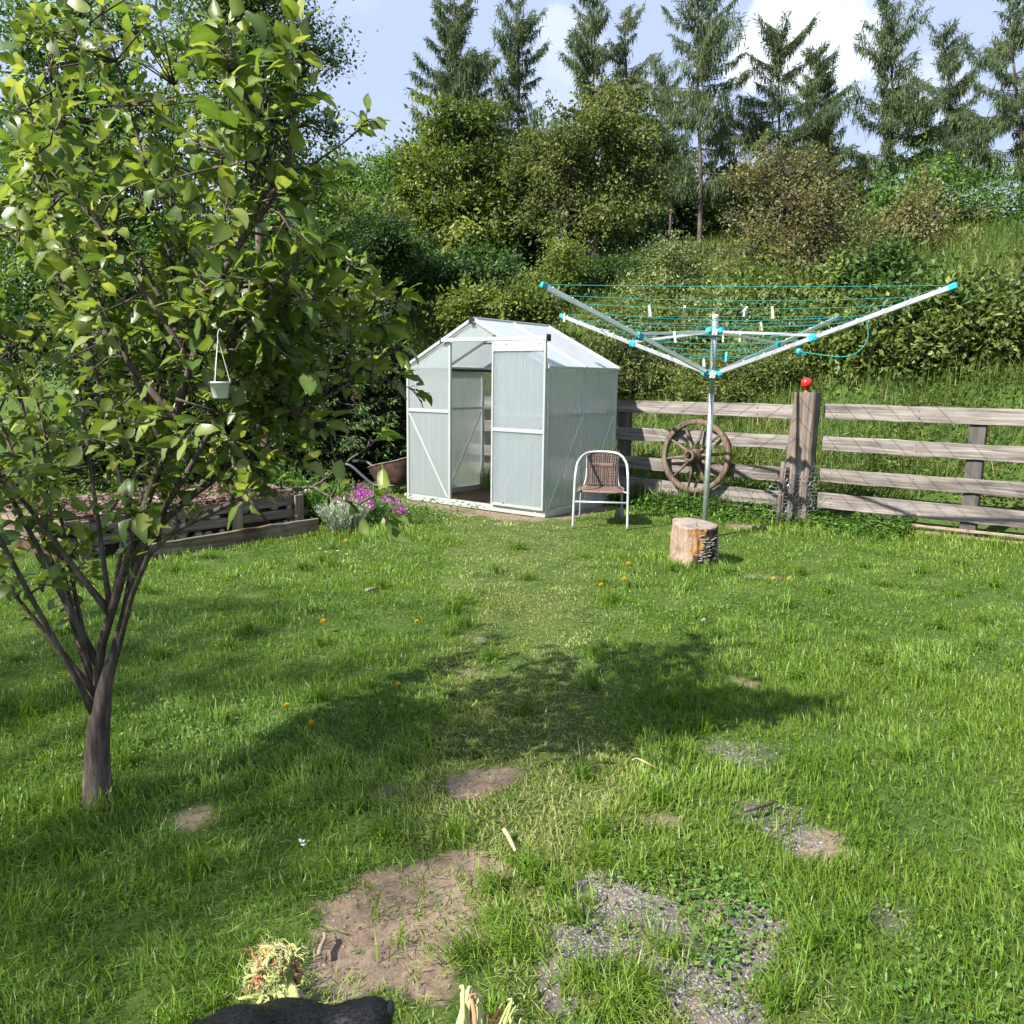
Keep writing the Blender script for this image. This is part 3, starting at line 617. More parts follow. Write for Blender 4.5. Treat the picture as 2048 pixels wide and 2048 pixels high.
def broadleaf(name, label, px, Y, blobs_, mat, seed, nclump=150, nleaf=70, L=.13, sig=.30, tone=.5, rt=.16, group=None, cat='tree', bark_='bark_tree', shell=.5, stems=1, bare_twigs=0, parts=('trunk', 'crown'), basepos=None):
    """blobs_: (px, py, dY, rx, ry, rz) crown masses seen in the photograph, at their own depth"""
    global rng; rng = np.random.default_rng(seed)
    if cat == 'bush':
        out = []
        for bx, by, dY, rx, ry, rz in blobs_:
            Yb = Y + dY
            for _ in range(70):
                p_ = at(bx, by, Yb)
                if p_[2] > terrain(p_[0], p_[1]) + .55 * rz: break
                Yb -= .15
            if not out: Y0 = Yb - dY
            out.append((bx, by, Yb - Y0, rx, ry, rz))
        blobs_, Y = out, Y0
    b = base_at(px, Y) if basepos is None else np.array(basepos, float)
    root = thing(name, label, cat, tuple(b), 0, group); wood, fol = MB(), MB(); vol = sum(o[3] * o[5] for o in blobs_)
    fork = None
    for bi, (bx, by, dY, rx, ry, rz) in enumerate(blobs_):
        c = at(bx, by, Y + dY) - b; nc = max(6, int(nclump * rx * rz / vol))
        cc = leafcloud(fol, c, np.array([rx, ry, rz]), nc, nleaf, L, sig, tone + rng.normal(0, .04), shell)
        lo = np.array([0, 0, -.2]) + (rng.normal(0, .25 * (stems > 1), 3) * [1, 1, 0])
        mid = np.array([c[0] * .35, c[1] * .35, max(.25 * c[2], c[2] - rz * 1.05)])
        if stems > 1 or fork is None:
            limb(wood, lo, mid, rt, rt * .72, 6, .05, 8); fork = mid
        else: limb(wood, fork, mid, rt * .6, rt * .5)
        c2 = limb(wood, mid, c + [0, 0, rz * .4], rt * .6, rt * .16)
        for ti in rng.choice(len(cc), min(len(cc), 16 + bare_twigs), replace=False):
            s0 = c2[rng.integers(1, 6)]; limb(wood, s0, cc[ti], rt * .22, rt * .03, 6, .09, 4)
        for _ in range(bare_twigs * 3):
            a0 = cc[rng.integers(len(cc))]; wood.tube(np.stack([a0, a0 + rng.normal(0, sig * .6, 3), a0 + rng.normal(0, sig * 1.3, 3)]), [L * .07, L * .05, L * .02], 3, cap=False)
    wood.build(parts[0], M[bark_], root, True); fol.build(parts[1], M[mat], root)
    return root

LG = 'tall larches on top of the bank'
LARCH = [  # px, Y, top, radius, seed, lean.., density, low, label
    (925, 33, (903, -75), 1.75, 1, 2.1, .22, .40, 'densest tall larch with a leaning top, left end of the larch row'),
    (1042, 32, (1030, 3), 1.60, 2, 1.35, .26, .46, 'larch with a rounded top and bare lower trunk, right of the dense one'),
    (1186, 32, (1178, -2), 1.55, 3, 1.5, .25, .46, 'narrow pointed larch behind the brownish tree, left one of a close pair'),
    (1247, 33, (1251, 22), 1.55, 4, 1.3, .24, .44, 'slim pointed larch, right one of a close pair'),
    (1334, 37, (1330, 140), 1.45, 5, 1.1, .30, .40, 'shorter thin larch just left of the tallest one'),
    (1389, 30, (1395, -25), 2.10, 6, 1.15, .24, .47, 'tallest larch with a long bare trunk and wide airy branches'),
    (1556, 31, (1551, 62), 1.95, 7, 1.35, .24, .32, 'dark pointed larch with wide drooping lower branches, near the white cloud'),
    (1640, 34, (1628, 108), 1.7, 8, 1.6, .22, .36, 'larch just right of the dark drooping one'),
    (1770, 32, (1772, 10), 1.8, 9, 1.3, .24, .44, 'larch third from the right end of the row'),
    (1892, 35, (1886, 70), 1.6, 10, 1.3, .24, .42, 'larch second from the right end of the row'),
    (2020, 31, (2014, -20), 1.9, 12, 1.3, .24, .44, 'larch at the right end of the row'),
]
for px, Y, top, r, sd, dn, low, tone, lab in LARCH:
    conifer('larch', lab, px, Y, top, r * 1.38, sd, LG, 0, dn, low, 'larch', tone)

# broadleaf trees of the bank
broadleaf('broadleaf_tree', 'big dense yellow green tree in front of the leftmost larch', 925, 25,
    [(925, 300, 0, 1.35, 1.3, 1.25), (880, 390, -.6, 1.25, 1.2, 1.3), (985, 400, .2, 1.3, 1.2, 1.4), (930, 480, -.8, 1.5, 1.2, 1.0), (850, 470, 0, .95, 1, 1.0), (940, 250, 0, .85, .8, .6)], 'leaf_maple', 21, 230, 120, .14, .21, .5, .19, 'broadleaf trees on the bank', shell=.35)
broadleaf('broadleaf_tree', 'olive brown tree with thin leaves and visible limbs, before the pair of pointed larches', 1130, 24,
    [(1200, 265, .2, 1.5, 1.2, 1.05), (1130, 330, -.2, 1.2, 1.1, 1.1), (1270, 340, .5, 1.2, 1.1, 1.0), (1130, 430, -.6, 1.15, 1, .8), (1210, 430, 0, 1.3, 1.1, .9), (1235, 215, 0, .8, .7, .55)], 'leaf_olive', 22, 200, 95, .115, .21, .54, .17, 'broadleaf trees on the bank', shell=.3, bare_twigs=14)
broadleaf('broadleaf_tree', 'dark green tree in the shade between the yellow green and the olive brown tree', 1060, 28,
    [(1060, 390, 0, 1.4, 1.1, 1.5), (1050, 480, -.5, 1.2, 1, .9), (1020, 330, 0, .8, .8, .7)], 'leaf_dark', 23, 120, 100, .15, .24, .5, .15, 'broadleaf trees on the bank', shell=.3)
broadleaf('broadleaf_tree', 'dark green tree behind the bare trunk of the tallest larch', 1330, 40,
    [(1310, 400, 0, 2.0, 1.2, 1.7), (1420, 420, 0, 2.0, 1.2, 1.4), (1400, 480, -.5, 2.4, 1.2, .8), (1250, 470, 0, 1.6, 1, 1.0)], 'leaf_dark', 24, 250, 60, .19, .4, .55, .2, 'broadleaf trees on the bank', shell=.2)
broadleaf('broadleaf_tree', 'rounded oak green tree on the skyline below the gap of open sky', 715, 38,
    [(690, 372, 0, 1.9, 1.5, 1.2), (740, 400, 0, 1.6, 1.2, 1.1), (650, 410, 0, 1.9, 1.3, 1.3), (780, 370, 0, 1.0, 1, .9)], 'leaf_oak', 25, 240, 60, .19, .36, .56, .2, 'broadleaf trees on the bank', shell=.3)
broadleaf('broadleaf_tree', 'small tree on the skyline touching the left side of the big yellow green tree', 815, 34,
    [(815, 360, 0, 1.0, .9, 1.1), (790, 430, 0, 1.2, 1, 1.1)], 'leaf_oak', 26, 120, 60, .16, .3, .5, .12, 'broadleaf trees on the bank', shell=.3)
broadleaf('twiggy_tree', 'twiggy brown tree with sparse small leaves, at the right above the fence post', 1600, 18,
    [(1560, 420, 0, 1.15, 1, 1.1), (1500, 520, -.2, 1.0, 1, .9), (1590, 560, -.5, 1.2, 1, .9), (1650, 440, 0, 1.2, 1, 1.3), (1555, 345, .2, .8, .7, .55), (1690, 580, 0, 1.0, 1, .8)], 'leaf_brown', 27, 210, 62, .08, .19, .62, .13, None, shell=.25, bare_twigs=46)
broadleaf('hawthorn', 'pale leaved hawthorn bush in the sun under the tallest larch', 1350, 17.5,
    [(1345, 545, 0, .75, .7, .40), (1300, 590, -.2, .65, .6, .45), (1400, 590, 0, .75, .7, .45), (1345, 515, 0, .35, .3, .25)], 'leaf_hawthorn', 28, 150, 60, .07, .17, .58, .06, None, 'bush', shell=.3, stems=3, bare_twigs=8)
BG = 'bushes on the bank'
def bush(label, px, Y, bl, mat, seed, tone=.5, nc=110, nl=60, L=.08, sig=.2, tw=4): 
    vs = (.8, 1.0, 1.35, 1.1)[seed % 4]; bl = [(a, b, c, d * 1.05, e * 1.1, f * 1.08) for a, b, c, d, e, f in bl]
    return broadleaf('bush', label, px, Y, bl, mat, seed, int(nc * .95 / vs), int(nl * 1.15), L * 1.15 * vs, sig * .92 * vs, tone, .045, BG, 'bush', shell=.25, stems=3, bare_twigs=tw, parts=('stems', 'foliage'))
bush('low rounded yellow green bush right above the greenhouse roof', 1000, 17.5, [(1000, 612, 0, .75, .6, .34), (1060, 618, 0, .5, .5, .32), (935, 622, 0, .5, .5, .28)], 'leaf_maple', 31, .5, 130)
bush('upright light green shrub below the olive brown tree', 1130, 20, [(1130, 530, 0, .45, .4, .55), (1115, 575, 0, .5, .4, .4)], 'leaf_maple', 32, .6, 80)
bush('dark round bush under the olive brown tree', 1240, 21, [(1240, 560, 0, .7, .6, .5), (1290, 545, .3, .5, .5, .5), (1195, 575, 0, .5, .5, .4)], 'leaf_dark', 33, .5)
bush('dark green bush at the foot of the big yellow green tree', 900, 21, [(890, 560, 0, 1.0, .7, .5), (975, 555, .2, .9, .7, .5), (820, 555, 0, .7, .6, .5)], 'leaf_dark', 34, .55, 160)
bush('brambly thicket with brown stems right behind the fence, next to the greenhouse', 1270, 14.2, [(1270, 730, 0, .55, .45, .38), (1215, 700, .3, .4, .4, .3), (1330, 735, .2, .5, .4, .35), (1250, 765, -.2, .5, .4, .22)], 'leaf_olive', 35, .5, 150, 45, .055, .15, 34)
bush('leafy green thicket behind the top board of the fence and the dryer pole', 1420, 13.6, [(1400, 745, 0, .55, .4, .30), (1480, 735, 0, .6, .4, .36), (1550, 745, 0, .55, .4, .34), (1440, 790, -.3, .7, .3, .2)], 'bramble', 36, .55, 190, 60, .055, .15)
bush('sunlit green bush behind the washing lines left of the pole', 1290, 15.6, [(1300, 660, 0, .65, .5, .36), (1230, 650, .2, .5, .5, .35), (1375, 660, 0, .55, .5, .4)], 'bramble', 37, .6, 150, 60, .06, .16)
bush('wide yellow green bush behind the washing lines right of the pole', 1500, 16.2, [(1480, 655, 0, .8, .6, .5), (1560, 670, 0, .7, .6, .45), (1420, 640, .3, .5, .5, .45)], 'leaf_hawthorn', 38, .5, 190, 60, .06, .16, 12)
bush('bright elder bush with yellow tips left of the big yellow green tree', 690, 22, [(680, 440, 0, .9, .8, .7), (740, 480, 0, .9, .7, .65), (640, 480, 0, .9, .7, .8), (690, 520, -.3, 1.0, .7, .5)], 'leaf_maple', 39, .58, 220, 60, .11, .22)
bush('dark hanging thicket on the slope left of the greenhouse roof', 775, 19.5, [(760, 480, 0, .7, .6, .5), (735, 530, 0, .6, .6, .4), (800, 500, .2, .5, .5, .35)], 'leaf_dark', 40, .5, 140, 60, .09, .2)
bush('green scrub on the bank at the right edge behind the fence', 1760, 14.5, [(1740, 700, 0, .7, .6, .45), (1900, 690, 0, .8, .6, .5), (2000, 650, 0, .8, .6, .6)], 'bramble', 42, .5, 250, 60, .075, .2)
broadleaf('broadleaf_tree', 'rounded green tree in front of the larches at the right end of the bank', 1870, 25,
    [(1850, 420, 0, 1.6, 1.3, 1.4), (1960, 440, 0, 1.6, 1.3, 1.5), (1770, 470, 0, 1.3, 1.1, 1.1), (1900, 530, -.5, 2.0, 1.2, .9)], 'leaf_oak', 43, 280, 60, .13, .3, .48, .17, 'broadleaf trees on the bank', shell=.3)
# trees on the left, behind the apple tree
broadleaf('plum_tree', 'tall plum tree with small leaves and a bushy upright crown, behind the apple tree', 520, 10.8,
    [(520, 60, 0, .75, .7, .75), (470, 170, -.2, .7, .7, .7), (560, 200, .1, .40, .5, .5), (500, 300, 0, .7, .6, .6), (618, 60, 0, .16, .2, .32), (600, 140, 0, .16, .2, .25), (655, 110, 0, .10, .12, .12), (570, 345, 0, .35, .4, .3), (420, 60, 0, .6, .6, .7), (500, -60, 0, .7, .6, .5), (645, 255, 0, .14, .15, .14)], 'leaf_plum', 44, 430, 62, .055, .13, .55, .07, None, shell=.25, bare_twigs=14)
broadleaf('broadleaf_tree', 'leafy green tree behind the plum tree, its crown over the hedge', 590, 17,
    [(600, 420, 0, .9, .8, .8), (520, 450, 0, 1.0, .9, .9), (560, 530, -.5, 1.1, .8, .7), (640, 500, 0, .7, .7, .6), (470, 540, 0, .9, .8, .7)], 'leaf_oak', 45, 190, 90, .10, .18, .5, .12, None, shell=.3)
broadleaf('broadleaf_tree', 'broad green tree at the far left behind the wooden bed', 180, 13,
    [(250, 300, 0, 1.2, 1, 1.3), (120, 250, 0, 1.3, 1, 1.5), (320, 430, 0, .9, .8, .8), (60, 480, 0, 1.2, 1, 1.2), (220, 520, -.3, 1.3, 1, .8), (370, 520, 0, .6, .7, .6), (150, 60, 0, 1.1, .9, .9)], 'leaf_oak', 46, 280, 92, .09, .18, .5, .13, None, shell=.3)

broadleaf('broadleaf_tree', 'dark green tree at the left edge beyond the broad green tree', -60, 19,
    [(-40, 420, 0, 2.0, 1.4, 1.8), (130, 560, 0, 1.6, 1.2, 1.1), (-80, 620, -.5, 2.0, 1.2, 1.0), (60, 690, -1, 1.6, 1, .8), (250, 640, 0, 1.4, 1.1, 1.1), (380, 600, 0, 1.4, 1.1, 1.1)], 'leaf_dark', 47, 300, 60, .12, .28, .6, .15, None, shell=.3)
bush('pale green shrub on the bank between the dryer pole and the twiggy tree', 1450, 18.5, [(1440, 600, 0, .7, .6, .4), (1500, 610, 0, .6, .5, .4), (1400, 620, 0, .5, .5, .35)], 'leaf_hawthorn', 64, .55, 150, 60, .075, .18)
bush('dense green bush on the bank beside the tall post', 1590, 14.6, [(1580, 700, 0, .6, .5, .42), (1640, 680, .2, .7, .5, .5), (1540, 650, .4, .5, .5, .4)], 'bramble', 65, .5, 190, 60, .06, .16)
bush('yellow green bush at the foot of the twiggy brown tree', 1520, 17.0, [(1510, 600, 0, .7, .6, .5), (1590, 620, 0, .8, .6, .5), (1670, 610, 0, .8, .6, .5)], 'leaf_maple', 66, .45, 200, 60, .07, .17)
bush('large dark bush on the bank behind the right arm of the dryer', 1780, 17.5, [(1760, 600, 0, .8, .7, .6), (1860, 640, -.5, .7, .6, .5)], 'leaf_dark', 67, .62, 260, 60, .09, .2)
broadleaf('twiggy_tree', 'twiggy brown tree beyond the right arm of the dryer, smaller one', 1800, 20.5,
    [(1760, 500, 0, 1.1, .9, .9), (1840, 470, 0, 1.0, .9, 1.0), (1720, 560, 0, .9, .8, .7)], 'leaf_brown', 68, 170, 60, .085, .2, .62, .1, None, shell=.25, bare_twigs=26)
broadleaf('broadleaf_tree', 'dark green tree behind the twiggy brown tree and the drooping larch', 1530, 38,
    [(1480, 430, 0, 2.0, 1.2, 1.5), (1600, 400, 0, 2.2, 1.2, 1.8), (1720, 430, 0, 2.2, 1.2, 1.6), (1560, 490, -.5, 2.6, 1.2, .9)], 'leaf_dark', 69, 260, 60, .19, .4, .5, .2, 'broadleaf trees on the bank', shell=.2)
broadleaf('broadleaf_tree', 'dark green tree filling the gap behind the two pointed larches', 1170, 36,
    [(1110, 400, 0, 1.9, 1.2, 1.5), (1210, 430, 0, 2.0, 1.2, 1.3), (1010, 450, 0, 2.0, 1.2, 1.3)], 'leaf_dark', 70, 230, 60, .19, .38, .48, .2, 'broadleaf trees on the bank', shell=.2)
# dark young spruces forming the hedge left of the greenhouse
def spruce(label, px, Y, ztop, r, seed):
    global rng; rng = np.random.default_rng(seed)
    x = at(px, 800, Y)[0]; root = thing('young_spruce', label, 'tree', (x, Y, 0), 0, 'young spruces beside the greenhouse'); wood, fol = MB(), MB()
    wood.tube([[0, 0, -.1], [0, 0, ztop * .5], [0, 0, ztop]], [.07, .04, .008], 7)
    P, D, S, L, Wd, T = [], [], [], [], [], []
    z = .08
    while z < ztop * .98:
        f = z / ztop
        for _ in range(7):
            az = rng.uniform(0, 6.283); Lb = r * ((1 - f) ** .75 + .06) * rng.uniform(.7, 1.12); d = np.array([math.cos(az), math.sin(az), 0]); sdv = np.array([-d[1], d[0], 0])
            c = curve(np.array([0, 0, z]), d, Lb, .28, .22, 6, .02); wood.tube(c, np.linspace(.014, .003, 6), 4, cap=False)
            m = int(Lb * 105); u = rng.random(m) ** .7; q_ = np.stack([np.interp(u, np.linspace(0, 1, 6), c[:, i_]) for i_ in range(3)], 1)
            off = rng.normal(0, .13, m) * (1.05 - u * .6) * Lb; q_ = q_ + sdv * off[:, None] + np.stack([0 * u, 0 * u, rng.normal(-.02, .035, m) - np.abs(off) * .25], 1)
            tipm = (u > .72) & (rng.random(m) < .75)
            dd = nrm(d + sdv * np.sign(off)[:, None] * rng.uniform(.1, 1, m)[:, None] + np.stack([0 * u, 0 * u, np.where(tipm, -.75, -.15) + rng.normal(0, .25, m)], 1))
            P.append(q_); D.append(dd); S.append(rng.normal(0, 1, (m, 3))); L.append(np.where(tipm, rng.uniform(.06, .10, m), rng.uniform(.07, .15, m))); Wd.append(np.where(tipm, rng.uniform(.022, .034, m), rng.uniform(.018, .036, m)))
            T.append(np.where(tipm, rng.uniform(.62, 1, m), rng.uniform(.05, .5, m)))
        z += .085 * rng.uniform(.8, 1.2)
    fol.diamonds(np.concatenate(P), np.concatenate(D), nrm(np.concatenate(S)), np.concatenate(L), np.concatenate(Wd), np.concatenate(T), .12)
    wood.build('trunk', M['bark_larch'], root, True); fol.build('crown', M['spruce'], root)
spruce('dark young spruce with bright drooping tips close to the greenhouse wall', 772, 12.9, 2.75, 1.02, 51)
spruce('dark young spruce behind the wheelbarrow handles', 655, 12.6, 2.9, 1.15, 52)
spruce('dark young spruce behind the wooden bed and the apple branches', 525, 12.2, 2.7, 1.15, 53)
spruce('dark young spruce at the left end of the hedge', 390, 11.9, 2.6, 1.15, 54)
spruce('dark young spruce left of the apple tree trunk', 240, 11.4, 2.4, 1.1, 55)

# ------------------------------------------------------------------ greenhouse
def project(P):
    P = np.asarray(P, float).reshape(-1, 3) - [0, 0, CAM_H]; cp, sp = math.cos(PITCH), math.sin(PITCH)
    d = P[:, 1] * cp - P[:, 2] * sp; u = P[:, 1] * sp + P[:, 2] * cp; X, Y = FPX * P[:, 0] / d, -FPX * u / d
    c, s = math.cos(ROLL), math.sin(ROLL); return np.stack([1024 + c * X - s * Y, 1024 + s * X + c * Y], 1)
def prism(mb, pts, y0, y1, axis='y', tint=.5):
    n = len(pts); a = np.array(pts, float)
    mk = (lambda v: np.stack([a[:, 0], np.full(n, v), a[:, 1]], 1)) if axis == 'y' else (lambda v: np.stack([np.full(n, v), a[:, 0], a[:, 1]], 1))
    V = np.concatenate([mk(y0), mk(y1)]); k = np.arange(n); k2 = (k + 1) % n
    F = [np.stack([k, k2, k2 + n, k + n], 1), np.arange(n)[None, ::-1].copy(), (np.arange(n) + n)[None]]
    mb.add(V, [f[:, ::-1].copy() for f in F] if axis == 'y' else F, tint); return mb
gh = thing('greenhouse', 'small aluminium greenhouse with milky twin wall sheets and its sliding door open', 'greenhouse', (*GH0, 0), YAW)
hw = GW / 2; slope = (GR - GE) / hw
rz_ = lambda x: GE + slope * (x if x < hw else GW - x)
P1 = .036
mb = MB()                                                       # plinth
mb.box(-.02, GW + .02, -.02, .02, .0, .075, bev=.004).box(-.02, GW + .02, GD - .02, GD + .02, 0, .075, bev=.004).box(-.02, .02, .022, GD - .022, 0, .073).box(GW - .02, GW + .02, .022, GD - .022, 0, .073)
mb.box(-.05, -.02, -.03, .03, .045, .08); mb.build('base_frame', M['alu'], gh)
for bx in (.12, .7, 1.45, 2.05): MB().ball((bx, -.022, .045), .009, 8, 5).build('bolt', M['white_plastic'], gh)
for x in (0, GW):
    for y in (0, GD): MB().box(x - P1 / 2, x + P1 / 2, y - P1 / 2, y + P1 / 2, .075, GE - .01, bev=.004).build('corner_post', M['alu'], gh)
DX0, DX1 = .715, 1.435
for x in (DX0, DX1):
    MB().box(x - .016, x + .016, -.017, .017, .076, 1.985, bev=.003).build('door_post', M['alu'], gh)
for x in (GW / 3, GW * 2 / 3): MB().box(x - .014, x + .014, GD - .014, GD + .014, .076, rz_(x) - .02).build('back_post', M['alu'], gh)
for x in (0, GW): MB().box(x - .012, x + .012, GD / 2 - .014, GD / 2 + .014, .076, GE - .012).build('side_post', M['alu'], gh)
for x, sgn in ((0, -1), (GW, 1)):
    m = MB(); m.box(x - .028 + .012 * sgn, x + .028 + .012 * sgn, -.026, GD + .06, GE - .012, GE + .022, bev=.004).build('eave_gutter', M['alu'], gh)
m = MB(); m.box(hw - .03, hw + .03, -.045, GD + .06, GR + .008, GR + .04, bev=.006).build('ridge_beam', M['alu'], gh)
MB().box(hw - .032, hw + .032, -.051, -.0455, GR - .045, GR + .042).build('ridge_end_cap', M['black_plastic'], gh); MB().box(hw - .032, hw + .032, GD + .0605, GD + .066, GR - .01, GR + .042).build('ridge_end_cap', M['black_plastic'], gh)
for y, w in ((-.006, .036), (GD / 2, .036), (GD + .03, .045)):
    for sx in (0, 1):
        p, q_ = ((-.03, y, GE + .012), (hw - .012, y, GR + .014)) if sx == 0 else ((GW + .03, y, GE + .012), (hw + .012, y, GR + .014))
        MB().bar(p, q_, w, .04, bev=.004).build('rafter', M['alu'], gh)
# wall sheets
def sheet_part(nm, m, mat): return m.build(nm, M[mat], gh)
T0 = .003
sheet_part('wall_panel', prism(MB(), [(.02, .08), (DX0 - .017, .08), (DX0 - .017, rz_(DX0 - .017) - .03), (.02, rz_(.02) - .03)], -T0, T0), 'panel_x')
sheet_part('wall_panel', prism(MB(), [(DX1 + .017, .08), (GW - .02, .08), (GW - .02, rz_(GW - .02) - .03), (DX1 + .017, rz_(DX1 + .017) - .03)], -T0, T0), 'panel_x')
sheet_part('gable_panel', prism(MB(), [(DX0 + .02, 2.03), (DX1 - .02, 2.03), (DX1 - .02, rz_(DX1) - .03), (hw, GR - .03), (DX0 + .02, rz_(DX0) - .03)], -T0, T0), 'panel_x')
for a, b in ((.02, GW / 3 - .015), (GW / 3 + .015, GW * 2 / 3 - .015), (GW * 2 / 3 + .015, GW - .02)):
    pts = [(a, .08), (b, .08), (b, GE - .02), (a, GE - .02)]
    sheet_part('wall_panel', prism(MB(), pts, GD - T0, GD + T0), 'panel_back')
sheet_part('gable_panel', prism(MB(), [(.03, GE + .01), (GW - .03, GE + .01), (hw, GR - .03)], GD - T0, GD + T0), 'panel_x')
for x in (0, GW):
    for a, b in ((.02, GD / 2 - .015), (GD / 2 + .015, GD - .02)): sheet_part('wall_panel', prism(MB(), [(a, .08), (b, .08), (b, GE - .02), (a, GE - .02)], x - T0, x + T0, 'x'), 'panel_y')
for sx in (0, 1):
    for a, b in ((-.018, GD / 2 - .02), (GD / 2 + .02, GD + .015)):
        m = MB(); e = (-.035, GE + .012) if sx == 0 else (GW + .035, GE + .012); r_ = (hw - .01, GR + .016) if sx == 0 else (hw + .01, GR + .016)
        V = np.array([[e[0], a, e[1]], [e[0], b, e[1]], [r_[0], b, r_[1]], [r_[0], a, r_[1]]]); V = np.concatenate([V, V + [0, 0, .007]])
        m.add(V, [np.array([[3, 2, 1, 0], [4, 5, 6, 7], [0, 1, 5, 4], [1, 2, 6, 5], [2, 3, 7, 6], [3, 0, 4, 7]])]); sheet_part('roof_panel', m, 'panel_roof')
# rails and braces
RZ = 1.155
def rail(nm, p, q_, w=.03, d=.02): MB().bar(p, q_, w, d, bev=.003).build(nm, M['alu'], gh)
rail('mid_rail', (.02, -.012, RZ), (DX0 - .018, -.012, RZ), .016, .04); rail('mid_rail', (DX1 + .018, -.012, RZ), (GW - .02, -.012, RZ), .016, .04)
rail('mid_rail', (.02, GD - .012, RZ), (GW - .02, GD - .012, RZ), .016, .035); rail('mid_rail', (.012, .02, RZ), (.012, GD - .02, RZ), .016, .03); rail('mid_rail', (GW - .012, .02, RZ), (GW - .012, GD - .02, RZ), .016, .03)
rail('eave_rail', (.02, GD - .012, GE - .005), (GW - .02, GD - .012, GE - .005), .016, .05); rail('eave_rail', (.02, .012, GE + .005), (DX0 - .018, .012, GE + .005), .016, .03)
rail('brace', (.03, -.012, RZ - .04), (DX0 - .03, -.012, .09), .014, .028); rail('brace', (DX1 + .03, -.010, .10), (GW - .04, -.010, RZ - .04), .014, .028)
rail('brace', (.012, .06, .10), (.012, GD / 2 - .03, RZ - .05), .014, .022); rail('brace', (.012, GD / 2 + .04, .1), (.012, GD - .04, RZ - .05), .014, .022)
rail('brace', (GW + .009, .05, .10), (GW + .009, GD / 2 - .03, RZ - .05), .012, .016); rail('brace', (GW + .009, GD / 2 + .05, .10), (GW + .009, GD - .04, RZ - .03), .012, .016)
# door track with its end caps, sliding door pushed to the right
MB().box(.615, 2.185, -.062, -.02, 1.99, 2.035, bev=.004).build('door_track', M['alu'], gh)
MB().box(.602, .6145, -.066, -.018, 1.985, 2.04).build('track_end_cap', M['black_plastic'], gh); m = MB(); m.box(2.1855, 2.20, -.07, -.03, 1.995, 2.03); m.box(2.2005, 2.212, -.085, -.015, 1.975, 2.05); m.build('track_end_cap', M['black_plastic'], gh)
door = MB(); A0, A1, Z0, Z1 = 1.425, 2.165, .085, 1.985
door.box(A0 - .012, A0 + .012, -.062, -.03, Z0, Z1, bev=.003).box(A1 - .012, A1 + .012, -.062, -.03, Z0, Z1, bev=.003).box(A0 + .013, A1 - .013, -.060, -.032, Z0, Z0 + .03)
door.box(A0 + .013, A1 - .013, -.066, -.034, Z1 - .115, Z1, bev=.003).box(A0 + .013, A1 - .013, -.064, -.036, .955, .995, bev=.003)
dr = door.build('door', M['alu'], gh)
prism(MB(), [(A0 + .012, Z0 + .03), (A1 - .012, Z0 + .03), (A1 - .012, .955), (A0 + .012, .955)], -.05, -.045).build('door_panel', M['panel_door'], dr)
prism(MB(), [(A0 + .012, .995), (A1 - .012, .995), (A1 - .012, Z1 - .115), (A0 + .012, Z1 - .115)], -.05, -.045).build('door_panel', M['panel_door'], dr)
for bx in (A0 + .05, A0 + .2, A1 - .08): MB().ball((bx, -.068, Z1 - .03), .012, 8, 5).build('door_roller', M['white_plastic'], dr)
m = MB(); m.bar((.03, .03, GE + .0), (hw, .03, GR - .03), .012, .02).bar((.02, .04, GE - .02), (.02, GD - .03, GE - .02), .012, .03).bar((.04, GD - .05, GE - .02), (.5, GD - .05, GE - .02), .012, .03).bar((hw - .25, GD * .62, GR - .17), (hw - .02, GD * .62, GR - .05), .02, .02).bar((.72, GD * .55, GR - .2), (1.3, GD * .55, GR - .2), .02, .02).bar((.75, GD * .4, GR - .24), (1.3, GD * .4, GR - .24), .015, .015)
m.build('inner_strut', M['black_plastic'], gh)

# ------------------------------------------------------------------ fence, posts, netting
F3 = lambda t, o, z: (FENCE0[0] + AX[0] * t + NX[0] * o, FENCE0[1] + AX[1] * t + NX[1] * o, z)
def board(mb, x0, x1, y0, y1, z0, z1, sag=.0, tint=.5, ragged=.006):
    k = max(4, int((x1 - x0) / .12)); t = np.linspace(0, 1, k); x = x0 + (x1 - x0) * t
    e1 = rng.normal(0, ragged * .5, k) + sag * t; e2 = rng.normal(0, ragged * .5, k) + sag * t
    b = .004; V = []
    for yy, zi in ((y0, b), (y0, -b), (y0 + b, 0), (y1 - b, 0), (y1, -b), (y1, b), (y1 - b, 0), (y0 + b, 0)): pass
    ring = lambda xx, a, c: [(xx, y0, z0 + a + b), (xx, y0, z1 + c - b), (xx, y0 + b, z1 + c), (xx, y1 - b, z1 + c), (xx, y1, z1 + c - b), (xx, y1, z0 + a + b), (xx, y1 - b, z0 + a), (xx, y0 + b, z0 + a)]
    for m_ in range(k): V += ring(x[m_], e1[m_], e2[m_])
    i, j = np.meshgrid(np.arange(k - 1), np.arange(8), indexing='ij'); i = i.ravel(); j = j.ravel(); j2 = (j + 1) % 8
    mb.add(V, [np.stack([i * 8 + j, (i + 1) * 8 + j, (i + 1) * 8 + j2, i * 8 + j2], 1), np.arange(8)[None], (np.arange(8)[::-1] + (k - 1) * 8)[None]], tint); return mb
